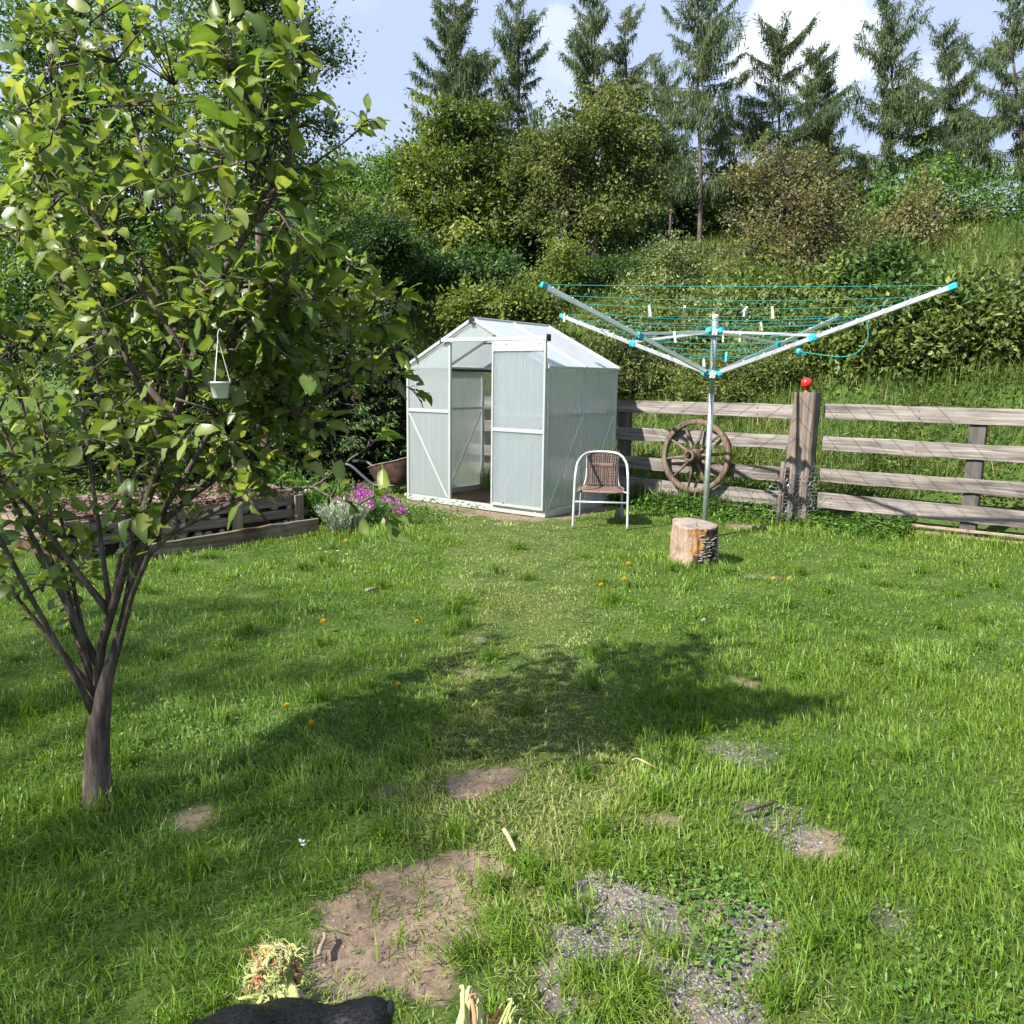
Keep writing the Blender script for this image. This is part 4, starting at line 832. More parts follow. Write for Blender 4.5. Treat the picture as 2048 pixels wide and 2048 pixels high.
def fence(label, t0, t1, posts, z_add=0.0, thin=True):
    f = thing('plank_fence', label, 'fence', F3(t0, 0, 0), YAW, 'weathered plank fence'); W_ = t1 - t0
    for z0, z1, tn in ((1.15, 1.315, .62), (.80, .965, .5), (.45, .61, .42), (.165, .335, .6)):
        b = board(MB(), .0, W_, -.028, 0, z0 + z_add + rng.normal(0, .004), z1 + z_add + rng.normal(0, .004), rng.normal(0, .008), tn).build('board', M['wood_x'], f)
        for tt in ((.14, .95, W_ - .45, W_ - .47) if W_ > 1.6 else (.1, W_ - .1)):
            for zz in (.3, .72): MB().add(*[(np.array([[tt - .008, -.0295, 0], [tt, -.0295, -.008], [tt + .008, -.0295, 0], [tt, -.0295, .008]]) + [rng.normal(0, .01), 0, z0 + z_add + (z1 - z0) * zz]), [np.array([[0, 1, 2, 3]])]]).build('nail_head', M['black_plastic'], b)
    if thin:
        board(MB(), .5, W_, -.02, 0, .085, .115, 0, .6).build('thin_rail', M['thin_rail'], f); board(MB(), .55, W_ - .1, -.02, 0, .02, .055, 0, .5).build('thin_rail', M['thin_rail'], f)
    for p in posts: MB().box(p - .075, p + .075, .003, .12, -.2, 1.29, bev=.008).build('post', M['wood_dark'], f)
fence('weathered grey plank fence carrying the wagon wheel, from the greenhouse to the tall post', -.02, 2.33, (.10,))
fence('weathered grey plank fence behind the greenhouse, seen blurred through its sheets', -2.5, -.025, (-2.3 + 2.5, -1.2 + 2.5), thin=False)
fence('weathered grey plank fence right of the tall post', 2.62, 5.4, (1.5, 2.7), .02)
m = MB(); k = 14; t = np.linspace(0, 1, k)
for a_ in range(1):
    V = []; ww = np.interp(t, [0, .45, 1], [.30, .275, .235]); off = -.06 * (1 - t)
    for i_ in range(k):
        c_ = rng.normal(0, .004); z_ = -.2 + 1.66 * t[i_]
        for (u, v) in ((-.5, -.42), (-.42, -.5), (.42, -.5), (.5, -.42), (.5, .42), (.42, .5), (-.42, .5), (-.5, .42)): V.append((u * ww[i_] + off[i_] + c_, v * .22, z_))
    i, j = np.meshgrid(np.arange(k - 1), np.arange(8), indexing='ij'); i = i.ravel(); j = j.ravel(); j2 = (j + 1) % 8
    m.add(V, [np.stack([i * 8 + j, i * 8 + j2, (i + 1) * 8 + j2, (i + 1) * 8 + j], 1), (np.arange(8) + (k - 1) * 8)[None]])
tp_ = F3(2.46, -.12, 0)
o = m.build('tall_post', M['wood_z'], None, False, tp_, YAW); tag(o, 'tall thick weathered gate post at the right end of the wheel fence', 'post')
# red ball ornament standing behind the post
cb = at(1613, 766, 9.5); o = thing('garden_ornament', 'glossy red ball on an orange rod, peeping over the tall post', 'ornament', (cb[0], cb[1], 0))
MB().ball((0, 0, cb[2]), .060, 20, 12).build('ball', M['red_ball'], o, True); MB().tube([(0, 0, -.1), (0, 0, cb[2] - .06)], .016, 8).build('rod', M['orange'], o, True)
MB().lathe([(.016, cb[2] - .075), (.03, cb[2] - .07), (.03, cb[2] - .06), (.01, cb[2] - .05)], 12).build('collar', M['black_plastic'], o, True)
# stake and chicken wire
sb = gnd(1556, 1048); MB().tube([(0, 0, -.1), (.004, 0, .35), (.012, .0, .70)], [.026, .025, .023], 9).build('stake', M['wood_z'], None, True, tuple(sb)); o = bpy.data.objects['stake']; tag(o, 'thin grey round stake with chicken wire in front of the tall post', 'stake')
def hexwire(mb, corner, ux, uz, nu, nv, s, wob):
    V = []; E_ = []; idx = {}
    def vid(a, b):
        key = (round(a * 4), round(b * 4))
        if key not in idx:
            idx[key] = len(V); V.append(corner + ux * (a * s) + uz * (b * s) + np.array([math.sin(a * 1.7 + b) * wob + rng.normal(0, .006), math.cos(a + b * 1.3) * wob + rng.normal(0, .006), rng.normal(0, .005)]))
        return idx[key]
    for r in range(nv):
        for c_ in range(nu):
            x0 = c_ + (.5 if r % 2 else 0); z0 = r * .75
            a, b, d, e = vid(x0, z0 + .25), vid(x0 + .5, z0), vid(x0 + 1, z0 + .25), vid(x0, z0 + .75); E_ += [(a, b), (b, d), (a, e)]
    for a, b in E_: mb.tube([V[a], V[b]], .0019, 3, cap=False)
m = MB(); hexwire(m, np.array([0, -.03, .02]), np.array([.93, -.12, .05]), np.array([0, 0, 1.0]), 7, 16, .055, .02); hexwire(m, np.array([.03, -.025, .03]), np.array([-.9, .25, 0]), np.array([0, 0, 1.0]), 3, 13, .05, .035)
hexwire(m, np.array([.05, .06, .02]), np.array([.93, .1, 0]), np.array([.1, 0, 1.0]), 6, 13, .06, .03)
o = m.build('chicken_wire', M['wire'], None, False, tuple(sb)); tag(o, 'crumpled piece of chicken wire between the stake and the tall post', 'wire netting')

# ------------------------------------------------------------------ wagon wheel
rng = np.random.default_rng(77)
wc = F3(1.165, -.13, .672); wr_ = .445
wh = thing('wagon_wheel', 'old wooden wagon wheel with ten spokes leaning on the plank fence', 'wheel', (wc[0], wc[1], wc[2] - wr_), YAW)
wh.rotation_euler = (R(-4), 0, YAW); RX = Matrix.Translation((0, 0, wr_)) @ Matrix.Rotation(math.pi / 2, 4, 'X')
MB().lathe([(.386, -.03), (.386, .03), (.390, .034), (.434, .034), (.438, .03), (.438, -.03), (.434, -.034), (.390, -.034), (.386, -.03)], 72, RX).build('rim', M['wood_wheel'], wh, True)
MB().lathe([(.4385, -.026), (.447, -.026), (.447, .026), (.4385, .026)], 72, RX).build('tyre', M['rust'], wh, True)
for k in range(10):
    a = R(8 + 36 * k); m = MB(); d = np.array([math.cos(a), 0, math.sin(a)]); c0 = np.array([0, 0, wr_])
    m.tube([c0 + d * .075 + [0, -.035, 0], c0 + d * .13 + [0, -.03, 0], c0 + d * .27 + [0, -.012, 0], c0 + d * .388], [.020, .021, .018, .013], 8); m.build('spoke', M['wood_wheel'], wh, True)
hb = MB().lathe([(.0, -.10), (.075, -.10), (.088, -.05), (.095, 0), (.095, .06), (.088, .10), (.072, .13), (.069, .205), (.066, .21), (.044, .21), (.042, .10), (.0, .10)], 32, RX).build('hub', M['wood_wheel'], wh, True)
for z0, z1, r in ((.075, .10, .094), (.185, .206, .0715), (-.06, -.03, .094)): MB().lathe([(r - .012, z0), (r, z0), (r, z1), (r - .012, z1)], 32, RX).build('hub_band', M['rust'], hb, True)

# ------------------------------------------------------------------ wicker chair
ch = thing('garden_chair', 'wicker bistro chair with pale grey tube frame beside the greenhouse', 'chair', (.975, 8.955, 0), -.117)
def sp(pts, n=8):
    P = np.array(pts, float); P = np.concatenate([2 * P[:1] - P[1:2], P, 2 * P[-1:] - P[-2:-1]]); out = []
    for i_ in range(1, len(P) - 2):
        for t in np.linspace(0, 1, n, endpoint=False):
            a, b, c, d = P[i_ - 1:i_ + 3]; out.append(.5 * (2 * b + (c - a) * t + (2 * a - 5 * b + 4 * c - d) * t * t + (3 * b - a - 3 * c + d) * t ** 3))
    out.append(P[-2]); return np.array(out)
half = [(.288, -.335, 0), (.284, -.332, .25), (.278, -.325, .50), (.272, -.30, .60), (.262, -.20, .675), (.245, -.04, .705), (.215, .12, .735), (.165, .225, .757), (.08, .268, .768)]
full = [(-x, y, z) for x, y, z in half] + [(0, .275, .77)] + half[::-1]
MB().tube(sp(full, 6), .0135, 10).build('arm_frame', M['chair_paint'], ch, True)
for sx in (-1, 1):
    MB().tube(sp([(sx * .19, -.10, .372), (sx * .205, .02, .368), (sx * .222, .12, .33), (sx * .23, .20, .22), (sx * .24, .335, 0)]), .012, 9).build('rear_leg', M['chair_paint'], ch, True)
    MB().tube([(sx * .282, -.328, .39), (sx * .225, -.235, .392)], .008, 7).build('seat_bracket', M['chair_paint'], ch, True)
    MB().tube(sp([(sx * .20, .17, .385), (sx * .178, .20, .48), (sx * .172, .235, .62), (sx * .178, .25, .75)]), .007, 7).build('back_stay', M['chair_paint'], ch, True)
MB().tube([(-.284, -.330, .285), (.284, -.330, .285)], .0105, 9).build('cross_bar', M['chair_paint'], ch, True)
m = MB()
for k in range(15):
    u = -1 + 2 * k / 14; P = []
    for z, y, w in ((.395, .165, .168), (.44, .18, .165), (.52, .20, .160), (.60, .222, .162), (.68, .24, .168), (.745, .255, .176), (.775, .272, .178), (.778, .288, .178), (.765, .295, .178)):
        P.append((u * w + .004 * math.sin(z * 40 + k), y + .018 * (1 - u * u) + (.005 if k % 2 else 0), z))
    m.tube(sp(P, 3), .0108, 6, .35 + .25 * (k % 2) + rng.normal(0, .08))
for z in np.linspace(.42, .75, 12):
    y = np.interp(z, [.395, .52, .68, .75], [.165, .20, .24, .256]); w = np.interp(z, [.395, .52, .75], [.168, .16, .177])
    m.tube([(u * w, y + .018 * (1 - u * u) - .004, z) for u in np.linspace(-1, 1, 7)], .0045, 5, .45)
for z in (.622, .632, .642): m.tube([(u * .12, .228 + .018 * (1 - u * u) - .010 + .004 * math.sin(u * 40), z) for u in np.linspace(-1, 1, 25)], .005, 5, .9)
m.build('backrest', M['wicker'], ch, True)
m = MB()
for k in range(20):
    y = -.245 + .43 * k / 19; w = np.interp(y, [-.25, -.1, .18], [.222, .232, .19])
    m.tube([(u * w, y, .392 - .012 * (1 - u * u) + (.003 if k % 2 else 0)) for u in np.linspace(-1, 1, 9)], .0125, 6, .4 + .2 * (k % 2))
m.tube(sp([(-.19, .18, .392), (-.235, 0, .392), (-.232, -.18, .392), (-.20, -.255, .388), (0, -.268, .382), (.20, -.255, .388), (.232, -.18, .392), (.235, 0, .392), (.19, .18, .392)]), .016, 8, .75)
m.build('seat', M['wicker'], ch, True)

# ------------------------------------------------------------------ rotary clothes dryer
DP = np.array([1.945, 8.2, 0.0]); HUBZ, COLZ, TOPZ = 1.625, 2.035, 2.205
AO = np.array([-1.706, -1.386]); ARISE = .67
dry = thing('rotary_clothes_dryer', 'metal rotary clothes dryer with four arms and green lines, behind the stump', 'clothes dryer', tuple(DP))
MB().tube([(0, 0, -.1), (0, 0, 1.45)], .0265, 14).build('lower_pole', M['galv'], dry, True); MB().tube([(0, 0, 1.4505), (0, 0, TOPZ - .03)], .0295, 14).build('upper_pole', M['galv'], dry, True)
MB().lathe([(.0, TOPZ), (.026, TOPZ - .003), (.032, TOPZ - .012), (.032, TOPZ - .045), (.0, TOPZ - .045)], 16).build('pole_cap', M['white_plastic'], dry, True)
dirs = [np.array([AO[0], AO[1]]), np.array([-AO[1], AO[0]]), np.array([-AO[0], -AO[1]]), np.array([AO[1], -AO[0]])]
def hub(nm, z, r):
    m = MB().lathe([(.034, z - .045), (r * .75, z - .04), (r, z - .02), (r, z + .02), (r * .75, z + .04), (.034, z + .045)], 20)
    for d in dirs:
        dn = nrm(d); m.bar((dn[0] * .05, dn[1] * .05, z), (dn[0] * (r + .055), dn[1] * (r + .055), z + .02), .05, .05, bev=.006)
    h_ = m.build(nm, M['teal'], dry)
    s = MB(); cd = nrm(-DP[:2]); c0 = np.array([cd[0] * (r + .015), cd[1] * (r + .015), z]); sd = np.array([-cd[1], cd[0], 0])
    for k in range(5):
        a = k * 2 * math.pi / 5 + .3; s.ball(c0 + sd * math.cos(a) * .026 + np.array([0, 0, math.sin(a) * .026]), .017, 8, 6)
    s.ball(c0, .022, 8, 6); s.build('star_knob', M['white_plastic'], h_, True)
hub('lower_hub', HUBZ, .06); hub('slide_collar', COLZ, .045)
def armpt(d, u): return np.array([d[0] * u, d[1] * u, HUBZ + ARISE * u])
for d in dirs:
    m = MB(); m.bar(armpt(d, .045), armpt(d, 1.0), .026, .04, bev=.004); a_ = m.build('arm', M['alu_arm'], dry)
    MB().bar(armpt(d, .99), armpt(d, 1.018), .034, .048, bev=.006).build('arm_tip', M['teal'], a_)
    MB().bar(armpt(d, .468), armpt(d, .50), .05, .062, bev=.006).build('strut_clip', M['teal'], a_)
    for u in np.linspace(.16, .96, 9): MB().ball(armpt(d, u) + [0, 0, .024], .007, 6, 4).build('line_eyelet', M['white_plastic'], a_)
    dn = nrm(d); p = armpt(d, .485)
    MB().bar((dn[0] * .07, dn[1] * .07, COLZ), p + [0, 0, .02], .02, .026, bev=.003).build('strut', M['alu_arm'], dry)
LINES = []
for k, u in enumerate((.985, .88, .80, .70, .62, .53, .42, .33, .25)):
    m = MB(); sag = (.012, .035, .035, .05, .04, .045, .04, .03, .03)[k]
    for i_ in range(4):
        a, b = armpt(dirs[i_], u), armpt(dirs[(i_ + 1) % 4], u); t = np.linspace(0, 1, 13)[:, None]
        c = a + (b - a) * t - np.array([0, 0, 1.0]) * sag * 4 * (t * (1 - t)) + [0, 0, .024]; LINES.append(c + DP); m.tube(c, .0027, 5, cap=False)
    m.build('washing_line', M['cord'], dry, True)
c = sp([armpt(dirs[1], .70), armpt(dirs[1], .62) + [.12, -.15, -.14], armpt(dirs[1], .52) + [.14, -.2, -.19], armpt(dirs[1], .40) + [.03, -.05, -.06]], 8); MB().tube(c, .0045, 6).build('loose_cord', M['cord'], dry, True)
m = MB(); m.ball(c[-1], (.03, .02, .03), 7, 5); m.bar(c[-1], c[-1] + [.05, 0, -.03], .02, .02); m.build('cord_knot', M['teal'], dry)
# clothes pegs
def peg(mat, pxy, tilt, label):
    px, py = pxy; best = None
    for L_ in LINES:
        t = np.linspace(0, 12, 121); P = np.stack([np.interp(t, np.arange(13), L_[:, i_]) for i_ in range(3)], 1); e = np.hypot(*(project(P) - [px, py]).T); j = int(np.argmin(e))
        if best is None or e[j] < best[0]: best = (e[j], P[j], L_[12] - L_[0])
    d = best[2]; root = thing('clothes_peg', label, 'peg', tuple(best[1]), math.atan2(d[1], d[0]), 'clothes pegs on the dryer lines'); root.rotation_euler = (tilt, rng.normal(0, .1), math.atan2(d[1], d[0]) + rng.normal(0, .2))
    for sg in (-1, 1):
        m = MB(); V = [(-.006, sg * .003, .018), (.006, sg * .003, .018), (.006, sg * .010, .018), (-.006, sg * .010, .018), (-.007, sg * .004, -.012), (.007, sg * .004, -.012), (.007, sg * .012, -.012), (-.007, sg * .012, -.012), (-.006, sg * .016, -.07), (.006, sg * .016, -.07), (.006, sg * .023, -.07), (-.006, sg * .023, -.07)]
        F = [[0, 1, 2, 3], [8, 11, 10, 9]]
        for b_ in (0, 4): F += [[b_ + i_, b_ + (i_ + 1) % 4, b_ + 4 + (i_ + 1) % 4, b_ + 4 + i_] for i_ in range(4)]
        m.add(np.array(V) * [1.35, 1.1, 1.12], [np.array(F)]); m.build('jaw', M[mat], root)
    MB().tube([(-.011, 0, 0), (.011, 0, 0)], .007, 7).build('spring', M['wire'], root, True)
PEGS = [('peg_grey', (1300, 618), 0, 'grey peg hanging upright on a line, leftmost of the upper row'),
        ('white_plastic', (1368, 620), .9, 'white peg tilted on a line, left of the dryer pole top'),
        ('white_plastic', (1490, 618), -.95, 'white peg tilted on a line, right of the dryer pole top'),
        ('peg_cream', (1546, 612), 0, 'cream peg hanging upright on a line, rightmost of the upper row'),
        ('white_plastic', (1350, 664), 0, 'white peg on a middle line left of the pole, under the strut'),
        ('peg_cream', (1445, 664), 0, 'cream peg on a middle line just right of the pole'),
        ('peg_cream', (1479, 668), .1, 'pale peg on a middle line, second right of the pole'),
        ('peg_cream', (1523, 645), 0, 'small looking cream peg on a far line above the right strut'),
        ('peg_blue', (1452, 706), .25, 'bright blue peg on a low line right of the pole'),
        ('white_plastic', (1407, 722), 0, 'white peg on the lowest line left of the pole'),
        ('peg_cream', (1129, 634), 0, 'cream peg near the tip of the back left arm'),
        ('peg_cream', (1216, 676), 0, 'cream peg halfway along the back left arm'),
        ('peg_grey', (1206, 664), 1.2, 'grey peg lying along a line near the back left arm')]
for pg in PEGS: peg(*pg)

# ------------------------------------------------------------------ stump
rng = np.random.default_rng(5)
sc0 = np.array([1.585, 7.04]); phc = math.atan2(-sc0[1], -sc0[0]); H = .345
def wob(V):
    a = np.arctan2(V[:, :, 1], V[:, :, 0]); z = V[:, :, 2]; k = 1 + .035 * np.sin(3 * a + 1) + .03 * np.sin(5 * a + z * 4) + (fbm(a * 6 + 9, z * 5 + 3, 3) - .5) * .17 + .10 * np.clip(.12 - z, 0, 1) / .12 * np.clip(np.sin(2 * a + .4), 0, 1)
    e = (np.hypot(V[:, :, 0], V[:, :, 1]) > .1)
    V[:, :, 0] *= np.where(e, k, 1); V[:, :, 1] *= np.where(e, k, 1); V[:, :, 2] = z - np.where(z > H - .02, .02 * np.cos(a - phc - .9) - .004, 0); return V
st = thing('tree_stump', 'sawn tree stump with orange rotten wood and dark bark fungus in front of the dryer', 'stump', (sc0[0], sc0[1], 0))
n = 120; zs = np.linspace(-.06, H - .012, 34); m = MB(); m.lathe([(.196 + .012 * max(0, .1 - z) / .1, z) for z in zs] + [(.190, H - .004)], n, wob=wob)
V = m.v[0]; dl = (np.arctan2(V[:, 1], V[:, 0]) - phc + math.pi) % (2 * math.pi) - math.pi; f = dl + (fbm(dl * 6, V[:, 2] * 14, 9) - .5) * .55
m.t[0] = np.where(f < -.05, .0 + .0 * f, np.where(f < .42, .5, 1.0)) + np.where((V[:, 2] < .1) & (f >= -.05), .4, 0); m.t[0] = np.clip(m.t[0], 0, 1)
q = NT('stump_side'); g1 = q.noise(1.0, 6, .7, stretch=(30, 30, 3.5)); g2 = q.noise(22, 5, .7)
hh = q.math('ADD', q.math('MULTIPLY', g1, .6), q.math('MULTIPLY', g2, .4))
pale = q.ramp(hh, [(.34, (.06, .04, .028)), (.46, (.23, .165, .12)), (.66, (.38, .29, .225))]); org = q.ramp(hh, [(.36, (.07, .03, .014)), (.5, (.26, .13, .045)), (.66, (.42, .26, .10))]); brk = q.ramp(hh, [(.36, (.012, .01, .008)), (.55, (.05, .04, .033)), (.72, (.15, .12, .10))])
cc_ = q.mix(q.ramp(q.attr('tint'), [(.2, 0.0), (.35, 1.0)]), pale, org); cc_ = q.mix(q.ramp(q.attr('tint'), [(.65, 0.0), (.85, 1.0)]), cc_, brk)
M['stump'] = q.done(q.pbr(cc_, .9, normal=q.bump(hh, .9, .02), spec=.15)); m.build('bark', M['stump'], st, True)
q = NT('stump_top'); w_ = q.n('TexWave', {'Vector': q.n('TexCoord').outputs['Object'], 'Scale': 22.0, 'Distortion': 2.5, 'Detail': 4}, wave_type='RINGS', rings_direction='Z').outputs['Fac']; n_ = q.noise(9, 5, .6)
M['stump_top'] = q.done(q.pbr(q.ramp(q.math('ADD', q.math('MULTIPLY', w_, .25), q.math('MULTIPLY', n_, .75)), [(.3, (.08, .064, .054)), (.5, (.22, .18, .155)), (.7, (.34, .29, .25))]), .9, normal=q.bump(n_, .5, .008), spec=.1))
MB().lathe([(.0, H), (.07, H), (.13, H), (.180, H - .001), (.1905, H - .004)], n, wob=wob).build('cut_top', M['stump_top'], st, True)
m = MB()
for _ in range(95):
    a = phc + rng.uniform(.30, 1.75); z = rng.uniform(.05, .25) * (1 if rng.random() < .8 else 1.1); r = .198; w = rng.uniform(.012, .026); k = 7; th = np.linspace(-1.5, 1.5, k)
    ra = np.array([math.cos(a), math.sin(a), 0]); tg = np.array([-math.sin(a), math.cos(a), 0]); c0 = ra * (r - .004) + np.array([0, 0, z]); tl = rng.normal(0, .25)
    rim = c0 + ra * (np.cos(th)[:, None] * w * .8) + tg * (np.sin(th)[:, None] * w) + np.array([0, 0, 1.0]) * (np.sin(th)[:, None] * w * tl)
    V = np.concatenate([c0[None] + [0, 0, .004], rim, rim * [1, 1, 1] - [0, 0, .004], c0[None] - [0, 0, .007]]); F3_ = np.array([[0, i_ + 1, i_ + 2] for i_ in range(k - 1)] + [[2 * k + 1, k + i_ + 2, k + i_ + 1] for i_ in range(k - 1)]); F4_ = np.array([[i_ + 1, k + i_ + 1, k + i_ + 2, i_ + 2] for i_ in range(k - 1)])
    m.add(V, [F3_, F4_], np.concatenate([[.1], np.full(k, .85), np.full(k, .7), [.1]]))
q = NT('bracket_fungus'); M['fungus'] = q.done(q.pbr(q.ramp(q.attr('tint'), [(0, (.03, .025, .022)), (.5, (.12, .10, .09)), (1, (.36, .33, .29))]), .85)); o = m.build('bracket_fungus', M['fungus'], st); tag(o, kind='stuff')

# ------------------------------------------------------------------ wooden bed, plank, barrow
M['wood_bed_y'] = wood_mat('pallet_board_lengthwise', [(.34, (.02, .016, .011)), (.47, (.085, .066, .048)), (.58, (.16, .13, .098)), (.72, (.30, .265, .215))], 1)
bed = thing('raised_bed', 'low raised bed of old pallet boards filled with reddish tile shards', 'planter', (*BEDE, 0), YAW)
BL = 2.5
def yboard(mb, x0, x1, y0, y1, z0, z1, tint): return mb.box(x0, x1, y0, y1, z0, z1, bev=.004, tint=tint)
for z0, z1, tn in ((.235, .345, .55), (.105, .195, .45)):
    yboard(MB(), -.022, 0, -BL, .03, z0, z1, tn).build('side_board', M['wood_bed_y'], bed); yboard(MB(), -1.222, -1.2, -BL, .0, z0, z1, tn).build('side_board', M['wood_bed_y'], bed)
    MB().box(-1.199, -.023, -.022, 0, z0, z1, bev=.004, tint=tn).build('end_board', M['wood_bed'], bed); MB().box(-1.199, -.023, -BL, -BL + .022, z0, z1, bev=.004, tint=tn).build('end_board', M['wood_bed'], bed)
for y in (-.13, -.87, -1.6, -2.34): MB().box(.002, .035, y - .055, y + .055, .0, .335, bev=.005).build('upright', M['wood_bed_z'], bed)
MB().box(-1.19, -.11, -BL + .03, -.03, 0, .30).build('soil_fill', M['tray_side'], bed)
m = MB()
for k in range(70): m.ball((-.065 + rng.normal(0, .008), -rng.uniform(.05, BL - .05), rng.uniform(.03, .27)), rng.uniform(.025, .05, 3) * [.7, 1.3, .8], 8, 6)
tag(m.build('stone_lining', M['stone'], bed, True), kind='stuff')
m = MB(); n = 3600; x = -rng.uniform(.02, 1.19, n); y = -rng.uniform(.02, BL - .02, n); z = .315 + rng.uniform(0, .05, n) + .03 * fbm(x * 4, y * 4, 3)
for k in range(n):
    a = rng.uniform(0, 3.14); Mx = Matrix.Translation((x[k], y[k], z[k])) @ Matrix.Rotation(a, 4, 'Z') @ Matrix.Rotation(rng.normal(0, .28), 4, 'X') @ Matrix.Rotation(rng.normal(0, .2), 4, 'Y')
    l, w, h_ = rng.uniform(.018, .05), rng.uniform(.01, .026), rng.uniform(.003, .007); m.box(-l, l, -w, w, -h_, h_, Mx, rng.random())
q = NT('tile_shard'); n_ = q.noise(40, 4); M['shard'] = q.done(q.pbr(q.mix(q.math('MULTIPLY', n_, .35), q.ramp(q.attr('tint'), [(0, (.045, .02, .016)), (.4, (.10, .042, .033)), (.75, (.12, .075, .06)), (1, (.26, .22, .19))]), (.10, .08, .06)), .9)); o = m.build('tile_shards', M['shard'], bed); tag(o, kind='stuff')
pb = np.array([-1.945, 8.14]); ang = math.atan2(-.76, -.65)
o = thing('loose_plank', 'long weathered plank standing on edge on the lawn before the raised bed', 'plank', (pb[0], pb[1], .03), ang)
board(MB(), 0, 1.75, -.018, .018, 0, .135, -.03, .5, .008).build('plank', M['wood_plank'], o)
for x, z in ((.10, .10), (.13, .045), (1.6, .08)): MB().ball((x, .019, z), (.008, .003, .008), 8, 5).build('screw_head', M['black_plastic'], o)
# wheelbarrow
rng = np.random.default_rng(8)
wb = thing('wheelbarrow', 'old wheelbarrow with dark tube handles and a dirty tray, behind the greenhouse corner', 'wheelbarrow', (-2.44, 11.28, 0), math.atan2(-.39, .92))
hd = MB()
for y in (0, .46):
    s_ = 1 if y == 0 else -1
    P = sp([(0, y, .375), (.16, y, .385), (.27, y + .01 * s_, .355), (.42, y + .02 * s_, .245), (.56, y + .03 * s_, .145), (.66, y + .04 * s_, .115), (.85, y + .08 * s_, .12), (1.12, .23 - .05 * s_, .17)])
    MB().tube(P, .021, 10).build('handle_tube', M['barrow_frame'], wb, True); MB().tube([(-.005, y, .375), (.11, y, .383)], .024, 10).build('grip', M['rubber'], wb, True)
    MB().tube(sp([(.60, y + .03 * s_, .12), (.64, y - .02 * s_, -.02), (.70, y - .02 * s_, -.03), (.78, y + .05 * s_, .11)]), .013, 8).build('leg', M['barrow_frame'], wb, True)
MB().tube([(.62, .02, .118), (.62, .44, .118)], .012, 8).build('cross_bar', M['galv'], wb, True)
# tray shell
nu, nv = 28, 7; V = []
for v in range(nv):
    f = v / (nv - 1)
    for u in range(nu):
        a = 2 * math.pi * u / nu; cx, cy = math.cos(a), math.sin(a); sq = 1 / max(abs(cx), abs(cy)) ** .62
        lx, ly = .36 * (.56 + .44 * f) * cx * sq, .30 * (.55 + .45 * f) * cy * sq; X = .80 + lx + .05 * f; z = .14 + .17 * f ** 1.3 + f * f * (.27 * (lx + .36) / .72 + .03 * math.sin(a * 2))
        V.append((X, .23 + ly, z))
V = np.array(V); i, j = np.meshgrid(np.arange(nv - 1), np.arange(nu), indexing='ij'); i = i.ravel(); j = j.ravel(); j2 = (j + 1) % nu
F = np.stack([i * nu + j, i * nu + j2, (i + 1) * nu + j2, (i + 1) * nu + j], 1); m = MB(); m.add(V, [F, np.arange(nu)[None, ::-1].copy()]); m.build('tray', M['tray_side'], wb, True)
Vi = V.copy(); Vi[:, :2] = (Vi[:, :2] - [.83, .23]) * .985 + [.83, .23]; Vi[:, 2] += .006; m = MB(); m.add(Vi, [F[:, ::-1].copy(), np.arange(nu)[None] + 0]); tl = m.build('tray_lining', M['tray'], wb, True)
MB().tube(np.concatenate([V[-nu:], V[-nu:-nu + 1]]), .009, 7, cap=False).build('tray_rim', M['tray'], wb, True)
Rw = Matrix.Translation((1.2, .23, .16)) @ Matrix.Rotation(math.pi / 2, 4, 'X'); w_ = MB().lathe([(.11, -.035), (.15, -.04), (.172, -.02), (.175, 0), (.172, .02), (.15, .04), (.11, .035)], 32, Rw).build('wheel', M['rubber'], wb, True)
MB().lathe([(.0, -.03), (.03, -.035), (.11, -.02), (.11, .02), (.03, .035), (0, .03)], 24, Rw).build('wheel_rim', M['barrow_frame'], w_, True)

# ------------------------------------------------------------------ flower bed, stones, bits in the grass
rng = np.random.default_rng(14)
def stems_plant(label, nm, cat, loc, n, r, h, mat, leafL, leafW, per, spread=.5, tone=.55):
    root = thing(nm, label, cat, loc); m = MB(); ms = MB(); B, D, S, L_, W_ = [], [], [], [], []
    for _ in range(n):
        a = rng.uniform(0, 6.28); rr = r * math.sqrt(rng.random()) * .55; p0 = np.array([rr * math.cos(a), rr * math.sin(a), 0]); tilt = rr / r * 1.5 * spread + rng.normal(0, .12)
        d = nrm(np.array([math.cos(a) * math.sin(tilt), math.sin(a) * math.sin(tilt), math.cos(tilt)])); hh = h * rng.uniform(.65, 1.1)
        ms.tube([p0 - d * .02, p0 + d * hh * .5, p0 + d * hh], [.003, .0025, .0012], 3, rng.uniform(.3, .6), cap=False)
        k = per; u = rng.random(k) * .75 + .25; q_ = p0 + d * (u * hh)[:, None]; dd = nrm(d * .9 + rng.normal(0, .45, (k, 3)) + [0, 0, .25]); B.append(q_); D.append(dd); S.append(rng.normal(0, 1, (k, 3))); L_.append(leafL * rng.uniform(.6, 1.3, k)); W_.append(leafW * rng.uniform(.7, 1.3, k))
    n_ = sum(len(b) for b in B); m.diamonds(np.concatenate(B), np.concatenate(D), nrm(np.concatenate(S)), np.concatenate(L_), np.concatenate(W_), np.clip(rng.normal(tone, .2, n_), 0, 1), .1)
    m.build('foliage', M[mat], root); ms.build('stems', M[mat], root); return root
lv = gnd(688, 1062); stems_plant('round silvery lavender cushion in front of the pink flowers', 'lavender', 'plant', tuple(lv), 190, .27, .30, 'lavender', .05, .010, 16, .62)
pk = np.array([-1.62, 8.72, 0.0]); pf = stems_plant('low plant with magenta pink flower heads behind the silvery lavender', 'pink_flowers', 'flower', tuple(pk), 90, .36, .27, 'weed', .05, .02, 8, .7, .35)
m = MB()
